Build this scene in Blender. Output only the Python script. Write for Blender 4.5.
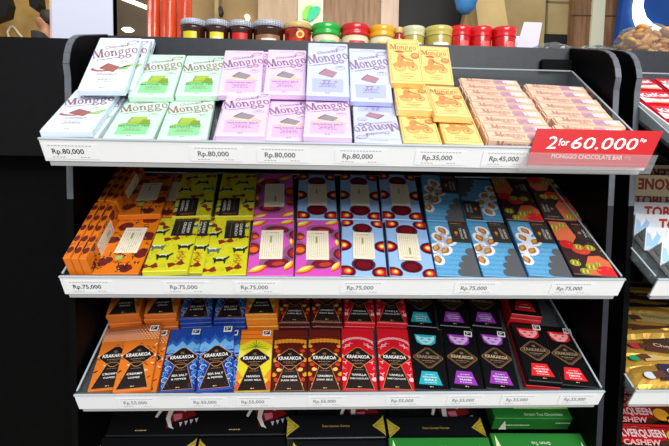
import bpy, bmesh, math, random
from mathutils import Matrix, Vector
from mathutils.geometry import tessellate_polygon
for o in list(bpy.data.objects): bpy.data.objects.remove(o)
SC = bpy.context.scene; COL = SC.collection
R = math.radians; PI = math.pi
Z0 = 1.2                                   # eye height
# ------------------------------------------------------------------ camera
F_PX = 500.0
YAW, PIT, ROLL = R(2.9432), R(3.7099), R(0.7825)
EYE = Vector((-0.0667, 0, Z0))
FW = Vector((math.sin(YAW)*math.cos(PIT), math.cos(YAW)*math.cos(PIT), -math.sin(PIT)))
RT0 = Vector((math.cos(YAW), -math.sin(YAW), 0)); UP0 = RT0.cross(FW)
RT = RT0*math.cos(ROLL) + UP0*math.sin(ROLL); UP = UP0*math.cos(ROLL) - RT0*math.sin(ROLL)
cam = bpy.data.cameras.new('camera'); cam.sensor_width = 36; cam.lens = F_PX/669*36
cam.clip_start = .02; cam.clip_end = 60
co = bpy.data.objects.new('camera', cam); COL.objects.link(co); SC.camera = co
m3 = Matrix((RT, UP, -FW)).transposed()
co.matrix_world = Matrix.Translation(EYE) @ m3.to_4x4()
def at(px, py, Y):                         # the point of the place seen at a photo position, at depth Y
    d = RT*((px-334.5)/F_PX) - UP*((py-223)/F_PX) + FW
    return EYE + d*((Y-EYE.y)/d.y)
# ------------------------------------------------------------------ world, lamps, exposure
w = bpy.data.worlds.new('world'); SC.world = w; w.use_nodes = True
bg = w.node_tree.nodes['Background']; bg.inputs[0].default_value = (.95, .98, 1, 1); bg.inputs[1].default_value = .42
SC.view_settings.view_transform = 'Standard'; SC.view_settings.look = 'None'
SC.view_settings.gamma = 1; SC.view_settings.use_curve_mapping = False
SC.view_settings.exposure = 0.22
def area(name, loc, size, energy, color=(.98, .99, 1), rot=(0, 0, 0)):
    l = bpy.data.lights.new(name, 'AREA'); l.shape = 'RECTANGLE'; l.size, l.size_y = size
    l.energy = energy; l.color = color
    o = bpy.data.objects.new(name, l); o.location = loc; o.rotation_euler = rot; COL.objects.link(o); return o
area('shop_ceiling_light', (.75, -1.0, 3.1), (2.2, .5), 34, rot=(R(24), 0, 0))
area('aisle_ceiling_light', (1.0, -2.7, 3.1), (2.6, .6), 72, rot=(R(38), 0, R(18)))
area('frontal_fill_light', (.9, -5.2, 3.1), (3.2, .8), 150, rot=(R(58), 0, R(8)))  # unseen lamp added for more frontal light on the lower trays
area('hall_ceiling_light', (0, 5.2, 4.6), (7, 1.5), 230, (1, .95, .86), rot=(R(64), 0, 0))
# ------------------------------------------------------------------ materials
def lin(c):
    return tuple((x/255/12.92 if x/255 <= .04045 else ((x/255+.055)/1.055)**2.4) for x in c)
_M = {}
def ink(rgb, rough=.42, metal=0, spec=.4, name='ink'):
    k = (rgb, rough, metal, spec)
    if k not in _M:
        m = bpy.data.materials.new('%s_%d_%d_%d' % ((name,)+tuple(int(v) for v in rgb))); m.use_nodes = True
        b = m.node_tree.nodes['Principled BSDF']
        b.inputs['Base Color'].default_value = lin(rgb)+(1,); b.inputs['Roughness'].default_value = rough
        b.inputs['Metallic'].default_value = metal; b.inputs['Specular IOR Level'].default_value = spec
        _M[k] = m
    return _M[k]
def noisy(name, c1, c2, scale, rough=.5, detail=4, metal=0, stretch=(1, 1, 1), bump=0, spec=.4, lo=.35, hi=.65):
    m = bpy.data.materials.new(name); m.use_nodes = True; n = m.node_tree.nodes; l = m.node_tree.links
    b = n['Principled BSDF']; t = n.new('ShaderNodeTexCoord'); mp = n.new('ShaderNodeMapping'); mp.inputs['Scale'].default_value = stretch
    z = n.new('ShaderNodeTexNoise'); z.inputs['Scale'].default_value = scale; z.inputs['Detail'].default_value = detail
    r = n.new('ShaderNodeValToRGB'); r.color_ramp.elements[0].color = lin(c1)+(1,); r.color_ramp.elements[1].color = lin(c2)+(1,)
    r.color_ramp.elements[0].position = lo; r.color_ramp.elements[1].position = hi
    l.new(t.outputs['Object'], mp.inputs[0]); l.new(mp.outputs[0], z.inputs[0]); l.new(z.outputs[0], r.inputs[0]); l.new(r.outputs[0], b.inputs[0])
    b.inputs['Roughness'].default_value = rough; b.inputs['Metallic'].default_value = metal; b.inputs['Specular IOR Level'].default_value = spec
    if bump:
        q = n.new('ShaderNodeBump'); q.inputs['Strength'].default_value = bump; q.inputs['Distance'].default_value = .004
        l.new(z.outputs[0], q.inputs['Height']); l.new(q.outputs[0], b.inputs['Normal'])
    return m
def clear(name, tint=(235, 240, 240), milky=.05, rough=.05, refl=.5):
    m = bpy.data.materials.new(name); m.use_nodes = True; n = m.node_tree.nodes; l = m.node_tree.links
    out = n['Material Output']; n.remove(n['Principled BSDF'])
    tr = n.new('ShaderNodeBsdfTransparent'); tr.inputs[0].default_value = lin(tint)+(1,)
    df = n.new('ShaderNodeBsdfDiffuse'); df.inputs[0].default_value = (.8, .82, .84, 1)
    gl = n.new('ShaderNodeBsdfGlossy'); gl.inputs['Roughness'].default_value = rough
    m1 = n.new('ShaderNodeMixShader'); m1.inputs[0].default_value = milky
    fr = n.new('ShaderNodeLayerWeight'); fr.inputs[0].default_value = .12
    mu = n.new('ShaderNodeMath'); mu.operation = 'MULTIPLY'; mu.inputs[1].default_value = refl
    m2 = n.new('ShaderNodeMixShader')
    l.new(tr.outputs[0], m1.inputs[1]); l.new(df.outputs[0], m1.inputs[2]); l.new(fr.outputs[0], mu.inputs[0]); l.new(mu.outputs[0], m2.inputs[0])
    l.new(m1.outputs[0], m2.inputs[1]); l.new(gl.outputs[0], m2.inputs[2]); l.new(m2.outputs[0], out.inputs[0]); return m
def glow(name, rgb, s):
    m = bpy.data.materials.new(name); m.use_nodes = True; n = m.node_tree.nodes; b = n['Principled BSDF']
    b.inputs['Base Color'].default_value = lin(rgb)+(1,); b.inputs['Emission Color'].default_value = lin(rgb)+(1,); b.inputs['Emission Strength'].default_value = s
    return m
ACRYL = clear('clear_acrylic', milky=.045, refl=.7); FILM = clear('clear_film', milky=.10, rough=.12, refl=.8)
GLASS = clear('jar_glass', (225, 225, 220), .06, .03, 1)
EDGE = ink((176, 186, 192), .25); BLACK = noisy('black_laminate', (2, 2, 2), (4, 4, 4), 60, .55, spec=.08)
CHAR = noisy('charcoal_laminate', (30, 32, 40), (36, 38, 46), 80, .45, spec=.35)
BAND = noisy('grey_edge_band', (84, 88, 96), (100, 104, 112), 40, .4)
STRIP = ink((240, 241, 243), .35); GOLDM = ink((205, 160, 70), .35, .55)
# ------------------------------------------------------------------ mesh builder
def sh_clip(poly, x0, x1, y0, y1):
    for ax, lim, s in ((0, x0, 1), (0, x1, -1), (1, y0, 1), (1, y1, -1)):
        out = []
        for i in range(len(poly)):
            a, b = poly[i-1], poly[i]; da, db = (a[ax]-lim)*s, (b[ax]-lim)*s
            if (da < 0) != (db < 0):
                t = da/(da-db); out.append((a[0]+(b[0]-a[0])*t, a[1]+(b[1]-a[1])*t))
            if db >= 0: out.append(b)
        poly = out
        if len(poly) < 3: return []
    return poly
_T = {}
def glyphs(s, bold=0, shear=0):
    k = (s, bold, shear)
    if k not in _T:
        c = bpy.data.curves.new('lettering', 'FONT'); c.body = s; c.size = 1; c.offset = bold; c.shear = shear; c.resolution_u = 2
        o = bpy.data.objects.new('lettering', c); COL.objects.link(o); dg = bpy.context.evaluated_depsgraph_get()
        me = bpy.data.meshes.new_from_object(o.evaluated_get(dg)); vs = [(v.co.x, v.co.y) for v in me.vertices]; fs = [tuple(p.vertices) for p in me.polygons]
        bpy.data.objects.remove(o); bpy.data.curves.remove(c); bpy.data.meshes.remove(me)
        x0 = min(v[0] for v in vs); x1 = max(v[0] for v in vs)
        _T[k] = ([(v[0]-x0, v[1]) for v in vs], fs, x1-x0)
    return _T[k]
def ell(cx, cy, rx, ry, rot=0, n=18, a0=0, a1=2*PI):
    c, s = math.cos(rot), math.sin(rot); full = abs(a1-a0-2*PI) < 1e-6
    return [(cx+rx*math.cos(a)*c-ry*math.sin(a)*s, cy+rx*math.cos(a)*s+ry*math.sin(a)*c) for a in [a0+(a1-a0)*i/(n if full else n-1) for i in range(n)]]
def rot2(pts, a, cx=0, cy=0, sc=1):
    c, s = math.cos(a)*sc, math.sin(a)*sc
    return [(cx+x*c-y*s, cy+x*s+y*c) for x, y in pts]
def leafp(cx, cy, L, W, a, n=7):
    p = [(L*(i/n-.5), W/2*math.sin(PI*i/n)) for i in range(n+1)] + [(L*(.5-i/n), -W/2*math.sin(PI*i/n)) for i in range(1, n)]
    return rot2(p, a, cx, cy)
class MB:
    def __init__(s): s.v, s.f, s.m, s.mats, s.M, s.clip, s.z = [], [], [], [], Matrix(), None, 0
    def mi(s, mat):
        if isinstance(mat, tuple): mat = ink(mat)
        if mat not in s.mats: s.mats.append(mat)
        return s.mats.index(mat)
    def raw(s, vs, fs, mat):
        b = len(s.v); i = s.mi(mat); s.v += [tuple(s.M @ Vector(q)) for q in vs]
        for f in fs: s.f.append(tuple(b+k for k in f)); s.m.append(i)
        return s
    def box(s, x0, x1, y0, y1, z0, z1, mat, bev=0, seg=1):
        bm = bmesh.new(); bmesh.ops.create_cube(bm, size=1)
        for q in bm.verts: q.co = Vector((x0+(x1-x0)*(q.co.x+.5), y0+(y1-y0)*(q.co.y+.5), z0+(z1-z0)*(q.co.z+.5)))
        if bev: bmesh.ops.bevel(bm, geom=bm.edges[:], offset=bev, segments=seg, affect='EDGES')
        bm.verts.index_update(); s.raw([q.co[:] for q in bm.verts], [[q.index for q in f.verts] for f in bm.faces], mat); bm.free(); return s
    def poly(s, pts, mat, lay=1):
        z = s.z + lay*.00016
        if s.clip:
            for t in tessellate_polygon([[Vector((p[0], p[1], 0)) for p in pts]]):
                a = [pts[i] for i in t]
                if (a[1][0]-a[0][0])*(a[2][1]-a[0][1]) - (a[1][1]-a[0][1])*(a[2][0]-a[0][0]) < 0: a.reverse()
                q = sh_clip(a, *s.clip)
                if len(q) > 2: s.raw([(x, y, z) for x, y in q], [list(range(len(q)))], mat)
            return s
        ts = tessellate_polygon([[Vector((p[0], p[1], 0)) for p in pts]]); fs = []
        for t in ts:
            a = [pts[i] for i in t]
            fs.append(t if (a[1][0]-a[0][0])*(a[2][1]-a[0][1]) - (a[1][1]-a[0][1])*(a[2][0]-a[0][0]) >= 0 else t[::-1])
        return s.raw([(x, y, z) for x, y in pts], fs, mat)
    def rect(s, x0, x1, y0, y1, mat, lay=1): return s.poly([(x0, y0), (x1, y0), (x1, y1), (x0, y1)], mat, lay)
    def line(s, pts, wd, mat, lay=1, closed=False):
        if closed: pts = pts+[pts[0]]
        for a, b in zip(pts, pts[1:]):
            d = Vector((b[0]-a[0], b[1]-a[1]));
            if d.length < 1e-9: continue
            n = Vector((-d.y, d.x)).normalized()*wd/2
            s.poly([(a[0]-n.x, a[1]-n.y), (b[0]-n.x, b[1]-n.y), (b[0]+n.x, b[1]+n.y), (a[0]+n.x, a[1]+n.y)], mat, lay)
        return s
    def text(s, st, x, y, size, mat, lay=3, width=None, rot=0, bold=0, shear=0, al='c'):
        vs, fs, wd = glyphs(st, bold, shear); sx = size if width is None else width/wd
        off = {'c': -wd/2, 'l': 0, 'r': -wd}[al]; z = s.z + lay*.00016
        p = rot2([((a+off)*sx, (b-.35)*size) for a, b in vs], rot, x, y)
        return s.raw([(a, b, z) for a, b in p], fs, mat)
    def lathe(s, prof, mat, n=24, c=(0, 0)):
        vs = []; fs = []
        for r, z in prof: vs += [(c[0]+r*math.cos(2*PI*i/n), c[1]+r*math.sin(2*PI*i/n), z) for i in range(n)]
        for j in range(len(prof)-1):
            for i in range(n): fs.append((j*n+i, j*n+(i+1) % n, (j+1)*n+(i+1) % n, (j+1)*n+i))
        fs.append(tuple(range(n))[::-1]); fs.append(tuple((len(prof)-1)*n+i for i in range(n)))
        return s.raw(vs, fs, mat)
    def prism(s, pts, z0, z1, mat):
        n = len(pts); ts = [tuple(t) for t in tessellate_polygon([[Vector((p[0], p[1], 0)) for p in pts]])]
        vs = [(x, y, z0) for x, y in pts]+[(x, y, z1) for x, y in pts]
        fs = ts+[tuple(n+i for i in t) for t in ts]+[(i, (i+1) % n, n+(i+1) % n, n+i) for i in range(n)]
        b = len(s.f); s.raw(vs, fs, mat); return s
    def build(s, name, parent=None, smooth=False, recalc=True):
        me = bpy.data.meshes.new(name); me.from_pydata(s.v, [], s.f)
        for m in s.mats: me.materials.append(m)
        me.polygons.foreach_set('material_index', s.m)
        if smooth: me.polygons.foreach_set('use_smooth', [True]*len(s.f))
        me.update(); o = bpy.data.objects.new(name, me); COL.objects.link(o)
        if parent: o.parent = parent
        return o
def tag(o, label, cat, group=None, kind=None):
    o['label'] = label; o['category'] = cat
    if group: o['group'] = group
    if kind: o['kind'] = kind
    return o
def struct(o): o['kind'] = 'structure'; return o
def thing(name, label, cat, mw=None, group=None):
    o = bpy.data.objects.new(name, None); o.empty_display_size = .02; COL.objects.link(o)
    if mw is not None: o.matrix_world = mw
    return tag(o, label, cat, group)
def copy_tree(o, parent=None):
    c = o.copy(); COL.objects.link(c); c.parent = parent
    for ch in o.children: copy_tree(ch, c)
    return c
class Kind:                                # first call makes it, later calls copy thing + parts + sub-parts
    def __init__(s, make): s.make, s.proto = make, None
    def put(s, mw, label, group=None, cat=None):
        if s.proto is None: s.proto = o = s.make()
        else: o = copy_tree(s.proto)
        o.matrix_world = mw; o['label'] = label
        if cat: o['category'] = cat
        if group: o['group'] = group
        return o
# ------------------------------------------------------------------ shelf levels: sloping planes through each tray's front lip
LIP = [(.7385, Z0+.0695, R(32.5)), (.7882, Z0-.1366, R(31)), (.8287, Z0-.3406, R(30)), (.865, Z0-.546, R(30))]
def level(k, dx=0):
    y, z, t = LIP[k]; return Matrix.Translation((dx, y, z)) @ Matrix.Rotation(t, 4, 'X')
def pose(k, u, v, h, rot=0, tilt=0, t=.011, flip=None, dx=0, roll=0):
    M = level(k, dx) @ Matrix.Translation((u, v, h)) @ Matrix.Rotation(R(rot), 4, 'Z') @ Matrix.Rotation(R(tilt), 4, 'X')
    if roll: M = M @ Matrix.Rotation(R(roll), 4, 'Y')
    M = M @ Matrix.Translation((0, 0, -t))
    if flip: M = M @ Matrix.Translation((0, flip, 0)) @ Matrix.Rotation(PI, 4, 'Z')
    return M
FLOOR = -.0125
def atX(px, py, X):
    d = RT*((px-334.5)/F_PX) - UP*((py-223)/F_PX) + FW
    return EYE + d*((X-EYE.x)/d.x)
M_YZX = Matrix(((0, 0, 1, 0), (1, 0, 0, 0), (0, 1, 0, 0), (0, 0, 0, 1)))     # 2-D shape stands in the depth/height plane, thickness across
M_XZ = Matrix(((1, 0, 0, 0), (0, 0, -1, 0), (0, 1, 0, 0), (0, 0, 0, 1)))     # 2-D shape stands facing the shopper
# ---- the hall
fl = MB().box(-9, 9, -6, 12, -.05, 0, noisy('terrazzo_floor', (176, 170, 160), (190, 184, 174), 9, .3)); struct(fl.build('floor'))
SAND = noisy('sand_wall', (158, 120, 58), (204, 164, 96), 2.2, .8, 6); TAN = noisy('tan_wall', (136, 112, 72), (150, 126, 86), 1.2, .7)
WOOD = noisy('wood_panel', (112, 82, 57), (142, 110, 81), 3, .5, 5, stretch=(6, 6, .6)); PALEW = noisy('pale_wood', (154, 130, 103), (170, 146, 119), 3, .5, 5, stretch=(6, 6, .6))
BEIGE = noisy('beige_plaster', (150, 128, 84), (170, 148, 104), 1.5, .7); DARK = ink((5, 5, 5), .6); CREAM = ink((205, 204, 182), .5)
def upright(name, xa, xb, Y, dep, mat, z0=0, z1=6.2, ym=20):
    a, b = at(xa, ym, Y).x, at(xb, ym, Y).x
    return struct(MB().box(a, b, Y, Y+dep, z0, z1, mat).build(name))
upright('wall_back', -120, 800, 9.2, .2, TAN)
upright('wall_sandstone', -60, 117, 9.0, .2, SAND)
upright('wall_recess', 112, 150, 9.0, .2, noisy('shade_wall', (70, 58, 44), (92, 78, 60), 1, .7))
upright('trim_1', 214.5, 218.5, 8.9, .3, BEIGE)
upright('trim_2', 258, 298, 8.8, .3, PALEW); upright('trim_3', 298, 323, 8.75, .3, CREAM); upright('trim_4', 323, 381, 8.8, .3, WOOD)
upright('trim_5', 381, 398.5, 8.78, .3, noisy('rose_wood', (176, 152, 136), (192, 168, 152), 3, .5, 5, stretch=(6, 6, .6)))
upright('wall_doorway', 398, 470, 8.9, .2, DARK)
b = MB(); a = at(470, 4, 8.6); c = at(548, 4, 8.6); b.box(a.x, c.x, 8.7, 8.9, 0, 6.2, BEIGE)
struct(b.build('wall_beige'))
def slab(pts, Y, dep, mat, name):
    b = MB(); b.M = M_XZ; q = [at(x, y, Y) for x, y in pts]
    o = b.prism([(p.x, p.z) for p in q], -Y, -Y-dep, mat).build(name); return o
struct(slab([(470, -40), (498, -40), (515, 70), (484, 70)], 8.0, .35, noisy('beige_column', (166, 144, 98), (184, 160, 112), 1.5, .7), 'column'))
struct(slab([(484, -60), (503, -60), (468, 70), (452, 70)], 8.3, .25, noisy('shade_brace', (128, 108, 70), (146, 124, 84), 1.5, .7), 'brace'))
upright('wall_tiled', 536, 578, 8.85, .2, noisy('cream_tile', (158, 140, 98), (172, 154, 112), 2, .6))
b = MB(); p0, p1 = at(536, 33.5, 8.8), at(577, 45, 8.8); b.box(p0.x, p1.x, 8.8, 8.84, p1.z-1, p0.z, DARK); struct(b.build('opening'))
b = MB()
for x in (547,): q = at(x, 10, 8.84); b.box(q.x-.015, q.x+.015, 8.83, 8.86, 2, 6, ink((118, 104, 74)))
q = at(550, 2, 8.84); b.box(at(536, 2, 8.84).x, at(577, 2, 8.84).x, 8.83, 8.86, q.z-.015, q.z+.015, ink((118, 104, 74))); struct(b.build('trim_6'))
WOOD2 = noisy('walnut_panel', (104, 72, 48), (140, 104, 74), 3, .5, 5, stretch=(6, 6, .5))
struct(slab([(577, -30), (628, -30), (612, 90), (570, 90)], 8.6, .2, WOOD2, 'wall_walnut'))
struct(slab([(595, -20), (607, -20), (600.5, 90), (587, 90)], 8.55, .1, CREAM, 'trim_7'))
struct(slab([(573, 14.6), (620, 15.4), (620, 16.2), (573, 15.4)], 8.58, .04, ink((80, 56, 38)), 'trim_8'))
BLUE = noisy('blue_board', (10, 62, 140), (18, 78, 160), 1, .4)
t = thing('signboard', 'blue illuminated board with a glowing white crescent at the far right', 'sign', Matrix.Translation(at(650, 60, 8.4)))
def sub(mb, name, par):
    o = mb.build(name, par); o.matrix_parent_inverse = par.matrix_world.inverted(); return o
b = MB(); b.M = M_XZ; q = [at(x, y, 8.4) for x, y in [(627, -30), (720, -30), (720, 95), (611, 95)]]; b.prism([(p.x, p.z) for p in q], -8.4, -8.55, BLUE); sub(b, 'board', t)
b = MB(); b.M = M_XZ
cr = [(638.5, -14), (634.5, -4), (632.5, 8), (633, 18), (636, 27), (641, 33), (648, 37), (660, 39), (668, 37), (660, 29), (651, 24.5), (644.5, 18), (641.4, 8), (642.5, -4), (646, -14)]
q = [at(x, y, 8.38) for x, y in cr]; b.prism([(p.x, p.z) for p in q], -8.33, -8.39, glow('lit_crescent', (255, 255, 255), 1.6)); sub(b, 'crescent', t)
# green leaf logo on the pale upright
b = MB(); b.M = M_XZ
for pts, c in (([(303, 19), (302.5, 13), (305.5, 7.5), (310, 5.2), (312, 6), (309, 11), (307, 20)], (120, 205, 60)), ([(307.5, 19.5), (308.5, 12), (312.5, 7), (318, 6.2), (320.5, 8.5), (318.5, 14), (313.5, 19.5), (309, 22)], (20, 180, 130))):
    q = [at(x, y, 8.72) for x, y in pts]; b.prism([(p.x, p.z) for p in q], -8.70, -8.73, ink(c))
tag(b.build('leaf_emblem'), 'green two-leaf emblem on the pale upright behind the jars', 'emblem')
# hanging blue lamp, dark fittings, ceiling tubes
p = at(466, 2, 7.6); b = MB(); b.lathe([(.02, .34), (.12, .30), (.17, .18), (.175, .05), (.14, -.1), (.06, -.17), (.005, -.18)], ink((44, 100, 150), .3), 20)
t = thing('hanging_ornament', 'rounded blue hanging ornament in front of the black opening', 'ornament', Matrix.Translation(p)); b.build('globe', t, True)
b = MB(); b.lathe([(.008, .33), (.008, 2.4)], ink((60, 60, 60)), 8); b.build('cord', t)
def tube_lamp(pts, Y, w_, s, label, name='ceiling_tube_light'):
    o = slab(pts, Y, w_, glow('lamp_glow_%d' % (s*10), (255, 240, 205), s), name); return tag(o, label, 'ceiling light')
tube_lamp([(119, -2.5), (123, -4), (147, 5.5), (147, 8.3)], 8.2, .1, 2.5, 'slanting lit tube light above the dark recess, left of the red packs')
tube_lamp([(121, 29), (124, 27.2), (130, 27.2), (133, 29), (130, 31), (124, 31)], 8.6, .08, 2.2, 'small oval warm lamp low in the dark recess', 'wall_lamp')
tube_lamp([(244.5, 16), (246, 14.2), (248, 14.2), (249.5, 16), (248, 19), (246, 19)], 9.1, .12, 3, 'tiny warm bulb over the gingham-lidded jars', 'bulb_lamp')
tag(slab([(28, -6), (38, -6), (39.5, 4), (35, 10), (29.5, 6)], 8.3, .2, DARK, 'spotlight'), 'black spotlight high on the sandstone wall', 'spotlight')
tag(slab([(-8, -8), (5, -8), (8.5, 3), (6, 15), (-8, 20)], 8.3, .2, DARK, 'loudspeaker'), 'black rounded loudspeaker at the far upper left corner', 'loudspeaker')
tag(slab([(218, 8), (219.5, 5.5), (221.5, 6), (222.5, 10), (221, 14.5), (218.5, 14)], 8.6, .15, DARK, 'wall_fitting'), 'small dark fitting on the tan wall above the jars', 'fitting')
cu = bpy.data.curves.new('rail', 'CURVE'); cu.dimensions = '3D'; cu.bevel_depth = .018; sp = cu.splines.new('POLY')
pp = [(9, 38), (7.5, 32), (10, 27.5), (13, 26.3), (15.5, 29), (18, 32.5), (21, 36), (24, 41)]; sp.points.add(len(pp)-1)
for i, (x, y) in enumerate(pp): sp.points[i].co = tuple(at(x, y, 8.975))+(1,)
cu.materials.append(ink((230, 222, 190), .3)); o = bpy.data.objects.new('metal_rail', cu); COL.objects.link(o); me = bpy.data.meshes.new_from_object(o.evaluated_get(bpy.context.evaluated_depsgraph_get())); bpy.data.objects.remove(o); o = bpy.data.objects.new('metal_rail', me); COL.objects.link(o); tag(o, 'pale bent metal rail left of the standing man', 'rail')
# ---- the man walking on the raised floor
PY = 6.7; top = at(44.6, 11.4, PY); FZ = top.z-1.76
struct(MB().box(-6, 0, 6.2, 9, FZ-.2, FZ, noisy('gallery_floor', (120, 110, 95), (135, 124, 108), 4)).build('floor_gallery'))
def skin(name, vs, es, mat, par, sub=2):
    me = bpy.data.meshes.new(name); me.from_pydata([q[:3] for q in vs], es, []); o = bpy.data.objects.new(name, me); COL.objects.link(o)
    md = o.modifiers.new('s', 'SKIN'); sd = o.modifiers.new('d', 'SUBSURF'); sd.levels = sd.render_levels = sub
    for d, q in zip(me.skin_vertices[0].data, vs): d.radius = (q[3], q[4] if len(q) > 4 else q[3])
    me.skin_vertices[0].data[0].use_root = True
    dg = bpy.context.evaluated_depsgraph_get(); m2 = bpy.data.meshes.new_from_object(o.evaluated_get(dg)); bpy.data.objects.remove(o)
    m2.materials.clear(); m2.materials.append(mat); m2.polygons.foreach_set('use_smooth', [True]*len(m2.polygons)); m2.polygons.foreach_set('material_index', [0]*len(m2.polygons))
    o = bpy.data.objects.new(name, m2); COL.objects.link(o); o.parent = par; return o
man = thing('person', 'dark-haired man in a black top seen from the side, behind the left display', 'person', Matrix.Translation((top.x, PY, FZ)))
SKIN = ink((150, 104, 78), .6); CLOTH = ink((22, 21, 24), .8)
# facing -x, chest forward towards the left
bv = [(0, 0, .95, .13, .15), (0, 0, 1.15, .12, .15), (.01, 0, 1.36, .13, .19), (.01, 0, 1.47, .07, .09), (0, 0, 1.54, .055), (-.01, 0, 1.62, .085, .075), (0, 0, 1.69, .10, .078), (-.105, 0, 1.625, .018), (-.07, 0, 1.57, .04),
      (.02, .20, 1.40, .055), (.05, .24, 1.12, .042), (-.06, .24, .90, .034), (-.10, .23, .82, .03), (.02, -.20, 1.40, .055), (.05, -.24, 1.12, .042), (-.06, -.24, .90, .034), (-.10, -.23, .82, .03),
      (0, .09, .88, .085), (.0, .1, .48, .06), (.03, .1, .09, .045), (-.12, .1, .04, .035), (0, -.09, .88, .085), (-.05, -.1, .48, .06), (.1, -.1, .09, .045), (-.04, -.1, .04, .035)]
be = [(0, 1), (1, 2), (2, 3), (3, 4), (4, 5), (5, 6), (5, 7), (5, 8), (2, 9), (9, 10), (10, 11), (11, 12), (2, 13), (13, 14), (14, 15), (15, 16), (0, 17), (17, 18), (18, 19), (19, 20), (0, 21), (21, 22), (22, 23), (23, 24)]
skin('body', bv, be, SKIN, man)
def grown(ix, d): return [tuple(bv[i][:3])+(bv[i][3]+d, (bv[i][4] if len(bv[i]) > 4 else bv[i][3])+d) for i in ix]
skin('black_top', grown([0, 1, 2, 3, 9, 10, 13, 14], .016), [(0, 1), (1, 2), (2, 3), (2, 4), (4, 5), (2, 6), (6, 7)], CLOTH, man)
skin('trousers', grown([0, 17, 18, 19, 21, 22, 23], .018), [(0, 1), (1, 2), (2, 3), (0, 4), (4, 5), (5, 6)], ink((40, 42, 52), .8), man)
b = MB(); HAIR = ink((34, 26, 22), .7)
b.lathe([(.060, 1.60), (.078, 1.64), (.088, 1.68), (.088, 1.72), (.072, 1.758), (.03, 1.778), (.005, 1.78)], HAIR, 16, (.036, 0)); b.build('hair', man, True)
b = MB(); b.M = Matrix.Translation((-.083, 0, 0))
for s in (-1, 1): b.box(-.008, .004, s*.034-.014, s*.034+.014, 1.652, 1.662, DARK, .003)
b.box(-.012, .004, -.022, .022, 1.585, 1.592, ink((130, 70, 62)), .002); b.build('face_features', man)
# ---- the display units
ZT = Z0+.2950
prof = [(p.y, p.z) for p in (atX(x, y, .465) for x, y in [(590, 49.8), (600, 50.4), (606.5, 51.6), (611.5, 54.5), (615, 60), (617.3, 68), (618.3, 78)])]
side = [(1.12, 0), (1.12, ZT), (1.012, ZT)] + prof + [(.858, prof[-1][1]-.02), (.858, 0)]
def side_panel(x0, x1, par):
    b = MB(); b.M = M_YZX; b.prism(side, x0, x1, BLACK); o = b.build('side_panel', par)
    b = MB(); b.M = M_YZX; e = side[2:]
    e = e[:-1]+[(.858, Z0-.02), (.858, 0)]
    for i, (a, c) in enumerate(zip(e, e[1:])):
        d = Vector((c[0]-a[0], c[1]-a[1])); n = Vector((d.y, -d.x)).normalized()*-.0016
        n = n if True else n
        b.prism([a, c, (c[0]+n.x*-1, c[1]+n.y*-1), (a[0]+n.x*-1, a[1]+n.y*-1)], x0-.0001, x1+.0001, BAND if i < len(e)-2 else (BLACK if x0 < 0 else CHAR))  # lower band coloured darker to stand for the shade beneath the top tray
    b.build('edge_band', o); return o
def unit(dx, label, sides=True, xl=-.46, xr=.46, boards=True, hm=CHAR, ZT=ZT):
    t = thing('display_shelf', label, 'shelf unit', Matrix.Translation((dx, 0, 0)))
    MB().box(xl, xr, 1.10, 1.12, 0, ZT-.0185, BLACK).build('back_panel', t)
    MB().box(xl, xr, 1.014, 1.03, Z0+.06, ZT, hm).build('header_board', t)
    MB().box(xl, xr, 1.0305, 1.36, ZT-.018, ZT, hm).build('top_board', t)
    MB().box(xl, xr, .80, 1.0995, .0, .12, BLACK).build('plinth', t)
    if boards:
        for k in range(4):
            M = level(k)
            b = MB(); b.M = M; b.box(xl+.004, xr-.004, .03, .315 if k == 0 else .30, -.036, -.022, BLACK); b.build('shelf_board', t)
    if sides:
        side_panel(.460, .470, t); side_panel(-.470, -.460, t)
    return t
unit(0, 'black open shelf unit holding the three price-stripped chocolate trays')
unit(.9675, 'neighbouring black shelf unit at the right edge with red snack packs')
unit(-1.05, 'plain black shelf unit back panel at the far left, nothing on it', False, -.55, .577, False, noisy('shaded_charcoal', (5, 5, 7), (8, 8, 10), 60, .5, spec=.15), ZT-.0080)  # charcoal header coloured darker here for the shade on this side
b = MB(); M = at(555, 66, 1.008); b.box(M.x-.03, M.x+.042, 1.002, 1.0135, M.z-.012, M.z+.012, ink((10, 10, 11), .8, 0, .1), .002); tag(b.build('shelf_bracket'), 'flat black bracket on the header board behind the wafer bars', 'bracket')
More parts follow.
